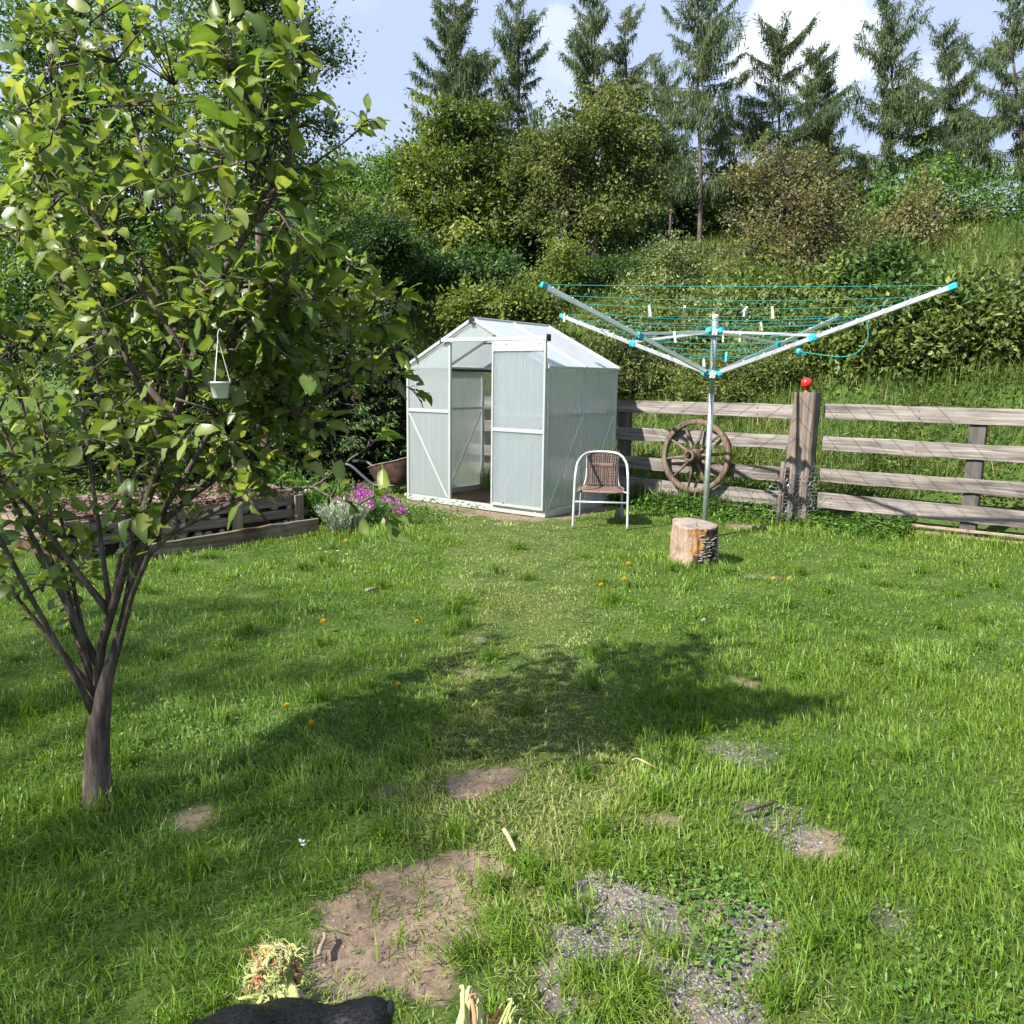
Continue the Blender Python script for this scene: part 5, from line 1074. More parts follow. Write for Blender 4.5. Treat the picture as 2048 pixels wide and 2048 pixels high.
for cx, cy, cz, r, n in ((.02, -.05, .33, .10, 420), (-.20, -.10, .25, .07, 200), (.12, -.14, .24, .07, 180), (.36, .0, .25, .07, 130), (.44, -.08, .17, .06, 110), (.25, .05, .28, .05, 70), (-.38, -.55, .09, .025, 40)):
    p = np.array([cx, cy, cz]) + rng.normal(0, 1, (n, 3)) * r * [.55, .55, .42]; m.diamonds(p, nrm(rng.normal(0, 1, (n, 3)) + [-.3, -.6, .7]), nrm(rng.normal(0, 1, (n, 3))), .022, .017, np.clip(rng.normal(.5, .25, n), 0, 1), .1)
m.build('flower_heads', M['pink'], pf)
gp = np.array([-2.06, 8.86, 0.0]); stems_plant('upright leafy green plant at the corner of the raised bed', 'leafy_plant', 'plant', tuple(gp), 70, .30, .42, 'weed', .07, .028, 22, .5, .55)
stems_plant('tall leafy nettles behind the raised bed', 'nettles', 'plant', (-2.95, 9.5, 0), 150, .75, .55, 'weed', .07, .03, 16, .35, .55)
rk = at(623, 980, 9.1); m = MB(); m.ball((0, 0, .3), (.09, .07, .05), 14, 9); m.v[0] = m.v[0] + (fbm(m.v[0][:, 0] * 20, m.v[0][:, 2] * 20 + m.v[0][:, 1] * 15, 2)[:, None] - .5) * .02; m.box(-.05, .05, -.04, .04, -.02, .262); o = m.build('stone', M['stone'], None, True, (rk[0], rk[1], rk[2] - .30)); tag(o, 'pale rounded stone on a stub beyond the corner of the raised bed', 'stone')
def dandelion(xy, label, r=.017, open_=True, h=.07):
    root = thing('dandelion', label, 'flower', (xy[0], xy[1], float(terrain(xy[0], xy[1]))), 0, 'dandelions in the lawn'); MB().tube([(0, 0, -.01), (.004, 0, h * .6), (.002, -.004, h)], .0018, 5).build('stem', M['weed'], root)
    m = MB(); n = 60; a = rng.uniform(0, 6.28, n); e = rng.uniform(.15, 1.3, n); d = np.stack([np.cos(a) * np.cos(e), np.sin(a) * np.cos(e), np.sin(e)], 1); m.diamonds(np.tile([0.002, -.004, h], (n, 1)), d, np.stack([-np.sin(a), np.cos(a), 0 * a], 1), r * 1.25, r * .35, np.clip(rng.normal(.5, .25, n), 0, 1)); m.build('flower_head', M['yellow'] if open_ else M['petal_white'], root)
for px, py, lab, r in ((645, 1247, 'yellow dandelion in the sunny lawn below the silvery lavender', .020), (795, 1377, 'yellow dandelion near the middle of the lawn left of the worn track', .015), (573, 1420, 'flat yellow dandelion, upper left one of two close together', .014), (622, 1453, 'yellow dandelion, lower right one of two close together', .013),
                       (1202, 1173, 'yellow dandelion left of the stump, the nearest of that cluster', .020), (1247, 1163, 'yellow dandelion left of the stump, between the nearest and the farthest of that cluster', .022), (1255, 1134, 'yellow dandelion left of the stump, the farthest of that cluster', .024), (1545, 1161, 'yellow dandelion right of the stump, the left one of a pair', .02), (1577, 1161, 'yellow dandelion right of the stump, the right one of a pair', .02),
                       (832, 1245, 'small yellow dandelion beside a dry leaf on the shady lawn', .014), (691, 1086, 'orange yellow dandelion at the foot of the silvery lavender', .024)):
    dandelion(gnd(px, py, .06), lab, r)
dandelion(gnd(1406, 1246, .1), 'grey white dandelion clock on a thin stalk below the stump', .018, False, .12)
for k, (px, py) in enumerate(((640, 1112), (675, 1115), (652, 1118), (693, 1121))):
    p = gnd(px, py); root = thing('daisy', 'small white daisy in the sunny lawn before the lavender', 'flower', (p[0], p[1], float(terrain(p[0], p[1]))), 0, 'daisies before the lavender')
    m = MB(); n = 16; a = np.arange(n) * 6.283 / n; m.diamonds(np.tile([0, 0, .06], (n, 1)), np.stack([np.cos(a), np.sin(a), .2 + 0 * a], 1), np.stack([-np.sin(a), np.cos(a), 0 * a], 1), .016, .006, .6); m.build('petals', M['petal_white'], root); m = MB(); m.ball((0, 0, .062), (.006, .006, .004), 8, 5); m.build('centre', M['yellow'], root); MB().tube([(0, 0, 0), (0, 0, .06)], .0015, 4).build('stem', M['weed'], root)
p = gnd(610, 1704, .05); m = MB(); n = 6; m.diamonds(np.tile([0, 0, .03], (n, 1)) + rng.normal(0, .005, (n, 3)), nrm(rng.normal(0, 1, (n, 3)) + [0, -.3, .5]), nrm(rng.normal(0, 1, (n, 3))), .015, .010, .5, .2); o = m.build('fallen_blossom', M['petal_white'], None, False, tuple(p)); tag(o, 'pinkish white fallen blossom lying in the dark grass at the left', 'blossom')
def stick(pts, r, mat, label, nm='stick'):
    P = [gnd(x, y, z) for x, y, z in pts]; c0 = P[0]; o = MB().tube(sp([np.array(p) - c0 for p in P], 4), np.linspace(r, r * .7, (len(P) - 1) * 4 + 1), 7).build(nm, M[mat], None, True, tuple(c0)); tag(o, label, 'stick')
stick([(1008, 1659, .03), (1018, 1675, .03), (1026, 1692, .025), (1031, 1702, .02)], .008, 'straw', 'pale bent stick lying beyond the bare soil patch, in the middle')
stick([(1488, 1620, .03), (1512, 1614, .035), (1532, 1609, .03), (1550, 1603, .025)], .009, 'bark_apple', 'dark knobbly stick in the grass at the right')
stick([(1265, 1520, .07), (1275, 1517, .07), (1296, 1527, .06), (1318, 1539, .03)], .003, 'straw', 'thin dry straw stalk curved over the grass right of the middle')
stick([(638, 1908, .03), (642, 1893, .03), (650, 1876, .03), (648, 1866, .03)], .007, 'twig', 'short broken twig at the lower left corner of the bare soil patch')
stick([(733, 1181, .03), (743, 1178, .035), (753, 1176, .03)], .013, 'twig', 'brown curled scrap of bark on the sunny lawn')
pl = gnd(1482, 1058); o = thing('buried_board', 'broken brown board half hidden in the weeds right of the stump', 'board', (pl[0], pl[1], .0), R(-8)); board(MB(), -.16, .16, -.04, .03, .0, .045, 0, .5).build('plank', M['wood_plank'], o); board(MB(), .06, .3, .05, .09, .0, .03, 0, .4).build('splinter', M['wood_plank'], o)
pl = gnd(1238, 1036); o = MB().tube([(0, 0, -.05), (0, 0, .06), (.004, 0, .115)], [.055, .052, .045], 11).build('wooden_stub', M['wood_bed_z'], None, True, tuple(pl)); tag(o, 'short rotten wooden stub in the grass behind the chair', 'stub')

# ------------------------------------------------------------------ apple tree close to the viewer
rng = np.random.default_rng(3)
apo = np.array([-1.50, 2.80, 0.0]); ap = thing('apple_tree', 'young apple tree with big leaves, its branches reaching in from the left', 'tree', tuple(apo))
wood, fol, dead = MB(), MB(), MB()
def leaves(base, d, L, tint, roll=None):
    """curved, folded blades with a petiole: eleven points each"""
    n = len(base); d = nrm(d); up0 = nrm(np.tile([0, 0, 1.0], (n, 1)) + rng.normal(0, .55, (n, 3)) if roll is None else roll); sd = nrm(np.cross(d, up0)); up = np.cross(sd, d)
    L = L[:, None]; dr = rng.uniform(.0, .95, n)[:, None]; fold = rng.uniform(-.05, .65, n)[:, None]; wd = L * rng.uniform(.21, .30, n)[:, None]
    S = lambda t: base + d * L * t * (1 - .18 * dr * t) - up * L * dr * t * t * .75 + sd * L * .06 * np.sin(t * 5 + dr * 9)
    P = [S(0.0)]; rowsL, rowsR = [], []
    for t, w in ((.10, .10), (.22, .68), (.40, 1.0), (.60, .97), (.78, .68), (.91, .32)):
        c = S(t); P.append(c); k = wd * w; wv = up * (L * .032 * np.sin(t * 21 + dr * 40)); rowsL.append(c + sd * k + up * k * fold * .9 + wv); rowsR.append(c - sd * k + up * k * fold * .9 - wv)
    P.append(S(1.0)); V = np.stack(P + rowsL + rowsR, 1); m_ = V.shape[1]
    F4, F3_ = [], [[0, 8, 1], [0, 1, 14], [6, 13, 7], [6, 7, 19]]
    for i_ in range(5): F4 += [[1 + i_, 8 + i_, 9 + i_, 2 + i_], [1 + i_, 2 + i_, 15 + i_, 14 + i_]]
    o_ = (np.arange(n) * m_)[:, None, None]
    fol.add(V.reshape(-1, 3), [(np.array(F4)[None] + o_).reshape(-1, 4), (np.array(F3_)[None] + o_).reshape(-1, 3)], (tint[:, None] + np.concatenate([np.full(8, .13), np.full(12, -.05)])[None] + rng.normal(0, .035, (n, 20))).ravel().clip(0, 1))
def rosette(p, d, n, L=.066, sp_=1.0):
    d = nrm(d); az = rng.uniform(0, 6.28) + np.arange(n) * 2.4 + rng.normal(0, .3, n); a = nrm(np.cross(d, [.3, .2, .9])); b = np.cross(d, a); el = rng.uniform(.25, 1.25, n) * sp_
    dd = np.sin(el)[:, None] * (np.cos(az)[:, None] * a + np.sin(az)[:, None] * b) + np.cos(el)[:, None] * d + np.array([0, 0, -.12]); pet = nrm(dd) * rng.uniform(.008, .03, n)[:, None]
    base = p + pet
    for q_ in base: wood.tube([p - apo, q_ - apo], .0012, 3, .9, cap=False)
    leaves(base - apo, dd, L * rng.uniform(.42, 1.28, n), np.clip(rng.normal(.60, .2, n) + rng.normal(0, .08), 0, 1))
def branch(pts, r0, r1, step=.075, nl=(2, 5), tip=6, L=.074, start=.15, spur=.03, dens=1.0):
    step = step * .5; nl = (nl[0] + 1, nl[1] + 1)
    P = sp([at(*p) if isinstance(p, tuple) else p for p in pts], 5); wob_ = rng.normal(0, .0014, P.shape); wob_[0] = 0; P = P + wob_
    rr = np.maximum(np.linspace(r0, r1, len(P)) * (.52 if r0 > .02 else .62) * (1 + .55 * np.exp(-np.linspace(0, 1, len(P)) / .10)), .0016); BP.append(P[2:]); wood.tube(P - apo, rr, 8); ln = np.concatenate([[0], np.cumsum(np.linalg.norm(np.diff(P, axis=0), axis=1))]); s_ = ln[-1] * start
    while s_ < ln[-1] - .02:
        p = np.array([np.interp(s_, ln, P[:, i_]) for i_ in range(3)]); T = nrm(np.array([np.interp(s_ + .02, ln, P[:, i_]) for i_ in range(3)]) - p)
        if rng.random() < dens:
            o_ = nrm(np.cross(T, rng.normal(0, 1, 3)) + np.array([0, 0, .25]) + T * .4); q_ = p + o_ * spur * rng.uniform(.3, 2.2); wood.tube([p - apo, (p + q_) / 2 - apo + [0, 0, .003], q_ - apo], [.0045, .004, .003], 5, .6); rosette(q_, o_ + [0, 0, .2], int(rng.integers(*nl)), L)
        s_ += step * rng.uniform(.6, 1.5)
    if tip: rosette(P[-1], P[-1] - P[-3], tip, L * 1.05)
    return P
fork1 = np.array([-1.42, 2.80, .55]); wood.tube(sp([apo + [0, 0, -.1], apo + [.015, .01, .25], fork1], 5) - apo, np.array([.125, .072, .054, .047, .044, .041, .038, .034, .028, .02, .010]), 14)
K = lambda p: np.asarray(p, float); BP = []
TR = apo + np.array([.03, .005, .30]); b1 = branch([K(TR), K(fork1 + [.01, 0, 0]), (300, 1080, 2.74), (448, 940, 2.70), (492, 862, 2.70), (560, 792, 2.74), (650, 757, 2.80), (740, 744, 2.86)], .030, .007, .14, (2, 4), 5, start=.45)
branch([(740, 744, 2.86), (770, 760, 2.88), (818, 776, 2.90)], .006, .003, .07, (2, 4), 7, start=.75)
branch([(495, 860, 2.70), (580, 828, 2.66), (650, 795, 2.68), (700, 768, 2.70)], .012, .005, .12, (2, 4), 5)
branch([(560, 818, 2.66), (600, 832, 2.62), (640, 846, 2.60)], .005, .003, .2, (2, 3), 5, start=.8)
branch([(480, 878, 2.68), (505, 925, 2.66), (532, 970, 2.64)], .011, .007, .3, (1, 3), 2, start=.6)
branch([(440, 985, 2.66), (490, 925, 2.66), (530, 893, 2.68), (560, 870, 2.7)], .006, .003, .09, (2, 4), 5, start=.2)
low = branch([K(TR), K(fork1 + [.03, 0, .02]), (300, 1110, 2.6), (448, 1013, 2.55), (520, 987, 2.52), (600, 977, 2.50), (628, 974, 2.50)], .017, .008, .13, (1, 4), 0, start=.6)
branch([(628, 974, 2.50), (662, 948, 2.50), (705, 915, 2.52), (748, 884, 2.54)], .006, .003, .3, (1, 2), 6, start=.9)
branch([(628, 974, 2.50), (660, 992, 2.48), (712, 1008, 2.46), (765, 1030, 2.46)], .006, .003, .09, (2, 4), 6, start=.3)
main = branch([K(TR), K(fork1 + [-.02, 0, .06]), (330, 900, 2.55), (410, 640, 2.45), (470, 500, 2.40), (533, 413, 2.38), (573, 338, 2.36), (583, 225, 2.34), (591, 108, 2.32)], .030, .006, .11, (2, 5), 8, start=.30)
branch([(573, 342, 2.36), (622, 330, 2.34), (680, 290, 2.33), (722, 256, 2.32)], .0065, .004, .5, (2, 3), 0, start=.5)
for dx in ((0, 0, 0), (.012, 0, .018), (-.02, .01, -.004)): rosette(at(722, 254, 2.32) + np.array(dx), np.array([.5, 0, .5]), 6, .055)
rosette(at(672, 262, 2.33), np.array([.1, 0, 1]), 5, .05)
branch([(552, 346, 2.37), (505, 228, 2.36), (472, 135, 2.35), (462, 78, 2.34)], .007, .0035, .10, (2, 5), 7, start=.25)
branch([(510, 372, 2.39), (538, 290, 2.38), (562, 215, 2.37)], .008, .004, .09, (2, 5), 6, start=.3)
branch([main[7], (440, 830, 2.5), (462, 720, 2.48), (478, 590, 2.46), (486, 512, 2.45), (478, 430, 2.45)], .014, .005, .10, (2, 5), 6, start=.2)
branch([(430, 760, 2.6), (500, 714, 2.62), (550, 687, 2.64), (590, 640, 2.66), (640, 600, 2.68), (678, 575, 2.70), (705, 535, 2.70)], .010, .004, .085, (2, 5), 7, start=.2)
branch([(590, 640, 2.66), (640, 655, 2.68), (700, 640, 2.72), (770, 612, 2.76), (800, 600, 2.78)], .006, .003, .09, (2, 5), 7, start=.3)
branch([(650, 757, 2.80), (655, 720, 2.78), (660, 690, 2.77)], .004, .002, .09, (2, 4), 5, start=.3)
branch([(680, 752, 2.82), (700, 700, 2.80), (712, 670, 2.79)], .004, .002, .09, (2, 4), 6, start=.3)
branch([(740, 744, 2.86), (770, 720, 2.9), (795, 690, 2.92)], .004, .002, .08, (2, 4), 6, start=.3)
branch([(470, 600, 2.46), (520, 580, 2.44), (575, 560, 2.42), (620, 520, 2.40), (640, 500, 2.40)], .007, .003, .08, (2, 5), 6, start=.2)
branch([(465, 680, 2.47), (500, 640, 2.42), (540, 600, 2.40), (560, 575, 2.40)], .006, .003, .08, (2, 5), 6, start=.2)
branch([(533, 413, 2.38), (560, 430, 2.34), (590, 470, 2.32)], .006, .003, .06, (2, 5), 6, start=.3)
branch([(470, 500, 2.40), (450, 440, 2.36), (455, 380, 2.35), (440, 300, 2.34)], .009, .004, .08, (2, 5), 6, start=.2)
branch([(500, 455, 2.39), (540, 380, 2.42), (600, 390, 2.45), (630, 370, 2.46)], .006, .003, .10, (2, 4), 5, start=.3)
branch([(470, 900, 2.7), (500, 945, 2.6), (560, 940, 2.58), (600, 930, 2.56)], .006, .003, .10, (2, 4), 6, start=.4)
for px, py, Y in ((500, 650, 2.6), (545, 660, 2.55), (585, 705, 2.6), (610, 655, 2.62), (480, 760, 2.5), (530, 790, 2.6), (575, 755, 2.55), (690, 690, 2.75), (725, 655, 2.8), (690, 630, 2.75), (640, 560, 2.6), (590, 520, 2.5), (500, 540, 2.4), (455, 480, 2.35), (470, 400, 2.35), (520, 330, 2.35), (560, 390, 2.35), (490, 270, 2.3), (530, 180, 2.3), (455, 250, 2.3), (460, 120, 2.3), (490, 20, 2.3), (600, 60, 2.33), (570, 130, 2.33), (520, 850, 2.6), (460, 890, 2.5), (600, 875, 2.65), (655, 845, 2.7), (500, 920, 2.55), (620, 600, 2.6), (560, 620, 2.5), (780, 640, 2.85), (750, 600, 2.8), (700, 730, 2.8), (610, 800, 2.7), (480, 620, 2.4), (460, 560, 2.4), (520, 620, 2.45), (455, 640, 2.42), (560, 720, 2.6), (600, 745, 2.65), (530, 745, 2.55), (620, 690, 2.65), (470, 700, 2.4), (500, 800, 2.5), (455, 830, 2.4), (700, 590, 2.7), (655, 640, 2.6), (760, 650, 2.8), (745, 690, 2.8), (540, 500, 2.4), (600, 420, 2.4), (470, 330, 2.3), (455, 180, 2.3), (560, 250, 2.33), (600, 190, 2.33), (455, 60, 2.3), (620, 780, 2.7), (545, 900, 2.6), (490, 985, 2.5)):
    p = at(px, py, Y); e = p + rng.normal(0, .05, 3) - [.03, 0, .03]; wood.tube([e - apo, (e + p) / 2 - apo, p - apo], [.004, .0035, .003], 5, .6); rosette(p, rng.normal(0, .6, 3) + [.2, 0, .7], int(rng.integers(5, 8)), .078)
# the rest of the crown, left of the photograph
for k in range(9):
    a = rng.uniform(2.0, 4.3); zt = rng.uniform(.8, 2.5); L_ = rng.uniform(.5, 1.0); s0 = main[int(rng.integers(2, 14))] if k % 3 else TR; e = np.array([s0[0] + L_ * math.cos(a), s0[1] + L_ * math.sin(a) * .7, zt])
    branch([K(s0), K((s0 + e) / 2 + [0, 0, .05]), K(e)], .016, .004, .085, (2, 5), 6, start=.25)
for k in range(10):
    px, py = rng.uniform(40, 430), rng.uniform(-60, 760); e = at(px, py, rng.uniform(2.4, 3.1)); s0 = (main, b1)[k % 2][int(rng.integers(6, 18))]; branch([K(s0), K(s0 * .5 + e * .5 + [0, 0, .04]), K(e)], .013, .004, .085, (2, 5), 6, start=.35)
AB = np.concatenate(BP)
for k in range(230):
    e = at(rng.uniform(20, 470), rng.uniform(-40, 960), rng.uniform(2.3, 3.2)) if k < 150 else at(rng.uniform(440, 610), rng.uniform(560, 850), rng.uniform(2.45, 2.9)); dn_ = np.linalg.norm(AB - e, axis=1); j = int(np.argmin(dn_))
    if dn_[j] > .32 or e[2] < .75: continue
    wood.tube([AB[j] - apo, (AB[j] + e) / 2 - apo + rng.normal(0, .012, 3), e - apo], [.0032, .0026, .002], 5, .6); rosette(e, e - AB[j] + [0, 0, .05], int(rng.integers(4, 8)), .07); rosette((AB[j] + e) / 2, rng.normal(0, 1, 3) + [0, 0, .6], 3, .06)
for c0, r, n in ((at(602, 600, 2.42), .022, 60), (at(480, 480, 2.4), .012, 20), (at(705, 790, 2.7), .014, 22), (at(640, 690, 2.7), .012, 18)):
    d = nrm(rng.normal(0, 1, (n, 3))); dead.diamonds(c0 - apo + d * rng.random((n, 1)) * r, d, nrm(rng.normal(0, 1, (n, 3))), rng.uniform(.012, .026, n), rng.uniform(.003, .007, n), rng.uniform(.2, .9, n), .3)
wood.build('trunk', M['bark_apple'], ap, True); fol.build('crown', M['leaf_apple'], ap, True)
q = NT('withered_blossom'); M['dead'] = q.done(q.pbr(q.ramp(q.attr('tint'), [(0, (.22, .11, .04)), (1, (.55, .38, .22))]), .8)); dead.build('withered_blossom', M['dead'], ap)
# hanging pot
hp = at(440, 780, 2.36); o = thing('hanging_pot', 'small white hanging flower pot on white strings at the left edge', 'plant pot', tuple(hp)); o.scale = (.52, .52, .52)
MB().lathe([(0, -.045), (.036, -.045), (.040, -.042), (.052, .035), (.058, .036), (.058, .045), (.050, .045), (.049, .03), (0, .03)], 24).build('pot', M['white_plastic'], o, True)
for k in range(3):
    a = k * 2.094 + .4; MB().tube([(.055 * math.cos(a), .055 * math.sin(a), .04), (.004 * math.cos(a), .004 * math.sin(a), .26)], .0022, 5).build('string', M['white_plastic'], o)
MB().tube(sp([(0, 0, .26), (0, 0, .30), (.012, 0, .325), (.024, 0, .31)], 4), .0025, 5).build('hook', M['white_plastic'], o)

# tall tree behind the viewer, outside the picture: its loose crown shades the near left of the lawn
rng = np.random.default_rng(61); root = thing('shade_tree', 'tall loose crowned tree behind the viewer, shading the near left of the lawn', 'tree', (-9.0, -3.2, 0)); wood, fol = MB(), MB()
wood.tube(sp([(0, 0, -.2), (.05, .1, 3), (.2, .5, 6.5)], 5), np.linspace(.2, .11, 11), 10)
def shade_pt(x, y, z): return np.array([x + SUN_DIR[0] / SUN_DIR[2] * z + 9.0, y + SUN_DIR[1] / SUN_DIR[2] * z + 3.2, z])
for (x, y, z), rr, nc in (((-1.5, 4.5, 8.6), (1.0, .85, .5), 15), ((-.75, 3.15, 8.0), (.55, .75, .45), 13), ((-1.1, 2.45, 8.4), (.7, .55, .4), 13), ((-2.6, 3.9, 8.0), (.9, 1.0, .5), 16), ((-2.2, 5.3, 8.4), (.7, .5, .4), 10)):
    c_ = shade_pt(x, y, z); cc = leafcloud(fol, c_, np.array(rr), nc, 40, .095, .17, .5, .15); mid = limb(wood, (.2, .5, 6.5), c_, .06, .02)
    for ti in range(0, len(cc), 3): limb(wood, mid[rng.integers(2, 6)], cc[ti], .014, .003, 5, .08, 4)
wood.build('trunk', M['bark_tree'], root, True); fol.build('crown', M['leaf_oak'], root)

# ------------------------------------------------------------------ dog with its rope toy
rng = np.random.default_rng(9)
q = NT('black_coat'); tcn = q.n('TexCoord').outputs['Object']; n_ = q.noise(1.0, 4, .7, stretch=(40, 160, 160)); n2_ = q.noise(6, 3)
M['dog'] = q.done(q.pbr(q.ramp(n2_, [(.35, (.003, .0031, .0036)), (.7, (.007, .0073, .0082))]), .5, normal=q.bump(n_, .35, .003), spec=.5))
M['nose'] = flat_mat('dog_nose', (.008, .008, .009), .3, spec=.6); M['eye'] = flat_mat('dark_eye', (.03, .015, .006), .08, spec=.8)
nt, mz, stp = at(744, 2040, 1.20), at(690, 2062, 1.185), at(650, 2092, 1.18)
cr_, nk, wt = at(590, 2112, 1.16), at(475, 2122, 1.10), None
wt = np.array([nk[0] - .17, nk[1] - .20, .53]); ht = wt + np.array([-.38, -.42, .0])
dg = MB(); CH = []
def cap_(a, b, ra, rb, k=9):
    a, b = np.asarray(a, float), np.asarray(b, float)
    for t in np.linspace(0, 1, k): dg.ball(a + (b - a) * t, ra + (rb - ra) * t, 20, 12)
side_h = nrm(np.cross(nt - cr_, [0, 0, 1.0])); fwd_h = nrm(nt - cr_)
cap_(nt, mz, .036, .042, 7); cap_(mz, stp, .042, .052, 4); cap_(stp, cr_, .054, .080, 6); dg.ball(cr_ + [-.02, 0, .004], (.085, .080, .078), 20, 12)
cap_(nt + [.008, 0, -.028], mz + [0, 0, -.045], .022, .03, 5); cap_(cr_, nk, .074, .072, 6); cap_(nk, wt + [0, 0, -.02], .076, .115, 8)
cap_(wt + [0, 0, -.05], (wt + ht) / 2 + [0, 0, -.06], .125, .135, 8); cap_((wt + ht) / 2 + [0, 0, -.04], ht + [0, 0, -.03], .125, .105, 8); cap_(wt + [.03, .03, -.13], (wt + ht) / 2 + [0, 0, -.12], .10, .09, 6)
bd = nrm(ht - wt); bs = np.array([-bd[1], bd[0], 0])
for sg in (-1, 1):
    sh = wt + bs * .085 * sg + [0, 0, -.12]; el = sh - bd * -.02 + [0, 0, -.15]; cap_(sh, el, .062, .042, 6); cap_(el, [el[0], el[1], .08], .036, .024, 7); cap_([el[0], el[1], .08], np.array([el[0], el[1], .028]) - bd * .04, .024, .028, 4)
    hp_ = ht + bs * .075 * sg + [0, 0, -.07]; kn = hp_ - bd * .07 + [0, 0, -.17]; hk = kn + bd * .13 + [0, 0, -.12]; cap_(hp_, kn, .085, .05, 7); cap_(kn, hk, .042, .026, 6); cap_(hk, [hk[0] - bd[0] * .02, hk[1] - bd[1] * .02, .05], .023, .022, 5); cap_([hk[0] - bd[0] * .02, hk[1] - bd[1] * .02, .04], np.array([hk[0], hk[1], .028]) - bd * .08, .025, .028, 4)
    ea = cr_ + side_h * .062 * sg + [-.05, 0, .018]
    for t in np.linspace(0, 1, 8): dg.ball(ea + side_h * sg * (.030 * math.sin(t * 1.6)) + np.array([-.03 * t, 0, -.11 * t ** 1.3]), (.030 * (1 - .35 * t), .012, .026 * (1 - .3 * t)), 14, 8)
cap_(ht + bd * .08, ht + bd * .30 + [0, 0, -.16], .034, .016, 8); cap_(ht + bd * .30 + [0, 0, -.16], ht + bd * .42 + [0, 0, -.18], .016, .008, 5)
dog = thing('dog', 'smooth black dog with its muzzle to the right, holding a rope toy in its mouth', 'dog', (wt[0], wt[1], 0)); off = np.array([wt[0], wt[1], 0])
dg.v = [v - off for v in dg.v]; body = dg.build('body', M['dog'], dog, True)
rm = body.modifiers.new('remesh', 'REMESH'); rm.mode = 'VOXEL'; rm.voxel_size = .008; rm.use_smooth_shade = True; smo = body.modifiers.new('smooth', 'SMOOTH'); smo.factor = .5; smo.iterations = 7
dgp = bpy.context.evaluated_depsgraph_get(); em = body.evaluated_get(dgp).to_mesh(); nv_ = len(em.vertices); co = np.empty(nv_ * 3, np.float32); no = np.empty(nv_ * 3, np.float32); em.vertices.foreach_get('co', co); em.vertices.foreach_get('normal', no); co = co.reshape(-1, 3).astype(float); no = no.reshape(-1, 3).astype(float); body.evaluated_get(dgp).to_mesh_clear()
hd_ = np.linalg.norm(co + off - (cr_ + mz) / 2, axis=1); near_ = np.where(hd_ < .34)[0]; far_ = np.where(hd_ >= .34)[0]; near_ = np.repeat(near_, 5); ix = np.concatenate([near_, far_]); pj = co[ix] + rng.normal(0, .0035, (len(ix), 3)); nj = no[ix]; fl = -fwd_h + rng.normal(0, .35, (len(ix), 3)); fl = nrm(fl - nj * np.sum(fl * nj, 1, keepdims=True)); pj = pj - nj * np.sum((pj - co[ix]) * nj, 1, keepdims=True) - nj * .0008
fur = MB(); fur.diamonds(pj, nrm(fl + nj * .30), np.cross(fl, nj), rng.uniform(.007, .013, len(ix)) * np.where(hd_[ix] < .34, 1, 1.6), rng.uniform(.0007, .0012, len(ix)), .5); fur.build('fur', M['dog'], dog)
nc_ = nt + fwd_h * .029 + [0, 0, .004] - off; m = MB(); m.ball(nc_, (.010, .018, .013), 14, 9); m.build('nose', M['nose'], dog, True)
for sg in (-1, 1): MB().ball(stp + side_h * .040 * sg + [.0, 0, .030] - off, .012, 12, 8).build('eye', M['eye'], dog, True)
# the toy: a thick rope through the mouth, a knot with frayed ends at each side
q = NT('yarn'); n_ = q.noise(1.0, 3, .6, stretch=(220, 220, 220)); yc = q.ramp(q.attr('tint'), [(0, (.24, .30, .07)), (.45, (.36, .41, .12)), (.72, (.46, .49, .20)), (.74, (.45, .11, .05)), (1, (.52, .17, .08))], 'LINEAR'); yc = q.mix(q.ramp(n_, [(.35, .45), (.6, 0.0)]), yc, (.19, .19, .07), 'MIX')
M['yarn'] = q.done(q.pbr(yc, .95, normal=q.bump(n_, .5, .002), spec=.1, Sheen_Weight=.4))
tl_ = at(553, 1944, 1.335); th_ = at(600, 2032, 1.27); mo = (mz + stp) / 2 + np.array([.015, .0, -.055]); tr_ = at(930, 2128, 1.10)
toy = thing('rope_toy', 'frayed yellow green and orange rope dog toy held crosswise in the black dog mouth', 'dog toy', tuple(mo)); cP = sp([tl_, th_, mo + [-.02, .02, -.01], mo + [.03, -.01, -.01], tr_ + [-.06, 0, -.03], tr_], 8) - mo
m = MB(); Tn = nrm(np.gradient(cP, axis=0)); a_ = nrm(np.cross(Tn, [0, 0, 1.0])); b_ = np.cross(Tn, a_); ph = np.linspace(0, 16, len(cP))
for k in range(3): m.tube(cP + a_ * (np.cos(ph + k * 2.094) * .009)[:, None] + b_ * (np.sin(ph + k * 2.094) * .009)[:, None], .0105, 8, (.3, .5, .62)[k])
m.build('rope', M['yarn'], toy, True)
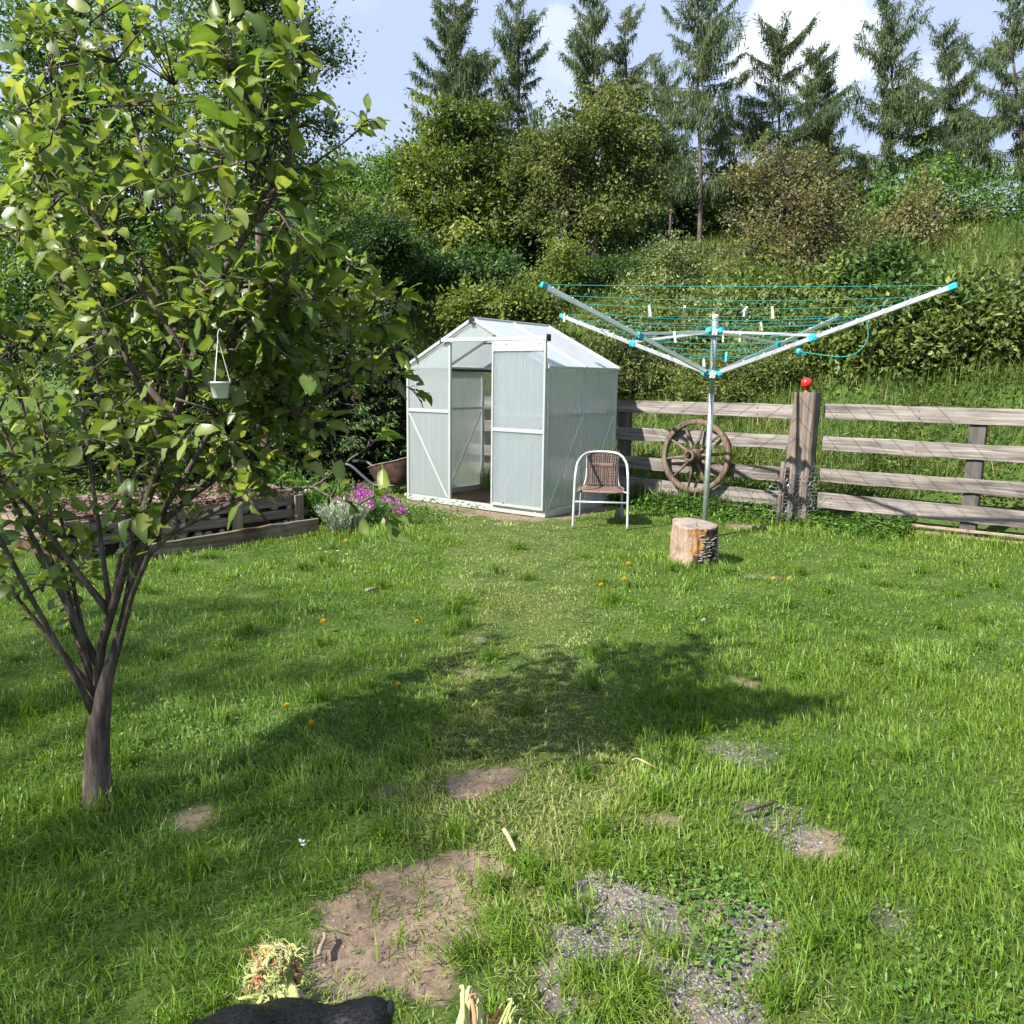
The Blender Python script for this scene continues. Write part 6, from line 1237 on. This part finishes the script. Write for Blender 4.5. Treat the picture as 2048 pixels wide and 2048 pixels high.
def yarn(mb, p, d, L, r, tint, curl=1.0, k=7):
    t = np.linspace(0, 1, k); d = nrm(d); c = np.zeros((k, 3)); v = d.copy(); w = rng.normal(0, 1, 3) * curl
    for i_ in range(1, k): v = nrm(v + np.cross(w, v) * .33 + rng.normal(0, .16, 3) * curl + [0, 0, -.05]); c[i_] = c[i_ - 1] + v * L / (k - 1)
    mb.tube(p + c, r * np.interp(t, [0, .75, 1], [.8, 1.12, .55]), 6, tint)
    if mb is not None and rng.random() < .8:
        for _ in range(4): e = p + c[-1] + rng.normal(0, .002, 3); mb.tube([e, e + v * .006 + rng.normal(0, .004, 3), e + v * .010 + rng.normal(0, .007, 3)], .0007, 3, tint, cap=False)
m = MB(); c0 = tl_ - mo; m.ball(c0 + [0, 0, -.008], (.036, .036, .036), 14, 10, .1)
for k in range(520):
    d = nrm(rng.normal(0, 1, 3) + [-.15, .0, .35]); tn = rng.uniform(0, .68) if rng.random() < .76 else rng.uniform(.78, 1); yarn(m, c0 + d * .026 * rng.uniform(.6, 1.25), nrm(d + rng.normal(0, .7, 3)), rng.uniform(.018, .042), rng.uniform(.0018, .0034), tn, 1.5)
for k in range(34):
    d = nrm(np.array([rng.normal(.05, .5), rng.normal(-.5, .4), -1.0])); yarn(m, c0 + np.array([rng.normal(.01, .022), rng.normal(-.02, .015), -.025]), d, rng.uniform(.035, .07), rng.uniform(.0035, .0052), rng.uniform(.1, .68) if rng.random() < .75 else .9, .6)
m.build('frayed_knot', M['yarn'], toy, True)
m = MB(); m.ball(tr_ - mo, .034, 14, 10, .2)
for px0, py0, px1, py1, tn, n, r in ((918, 2100, 934, 1976, .62, 16, .0042), (940, 2100, 948, 1985, .5, 12, .004), (950, 2100, 955, 1982, .9, 4, .0042), (985, 2100, 1020, 1994, .4, 5, .003), (965, 2090, 990, 1992, .85, 3, .003), (1000, 2100, 1022, 2025, .3, 12, .004), (970, 2110, 1000, 2040, .6, 14, .004), (1010, 2110, 1040, 2035, .55, 9, .004), (900, 2110, 905, 2040, .6, 8, .004)):
    for _ in range(n):
        a = at(px0 + rng.normal(0, 9), py0, 1.10 + rng.normal(0, .012)) - mo; b = at(px1 + rng.normal(0, 8), py1 + rng.uniform(0, 50), 1.17 + rng.normal(0, .015)) - mo; mid = (a + b) / 2 + rng.normal(0, .004, 3); m.tube(sp([a, mid, b, b + rng.normal(0, .005, 3)], 3), np.linspace(r, r * .55, 10), 6, np.clip(tn + rng.normal(0, .06), 0, 1))
m.build('frayed_end', M['yarn'], toy, True)
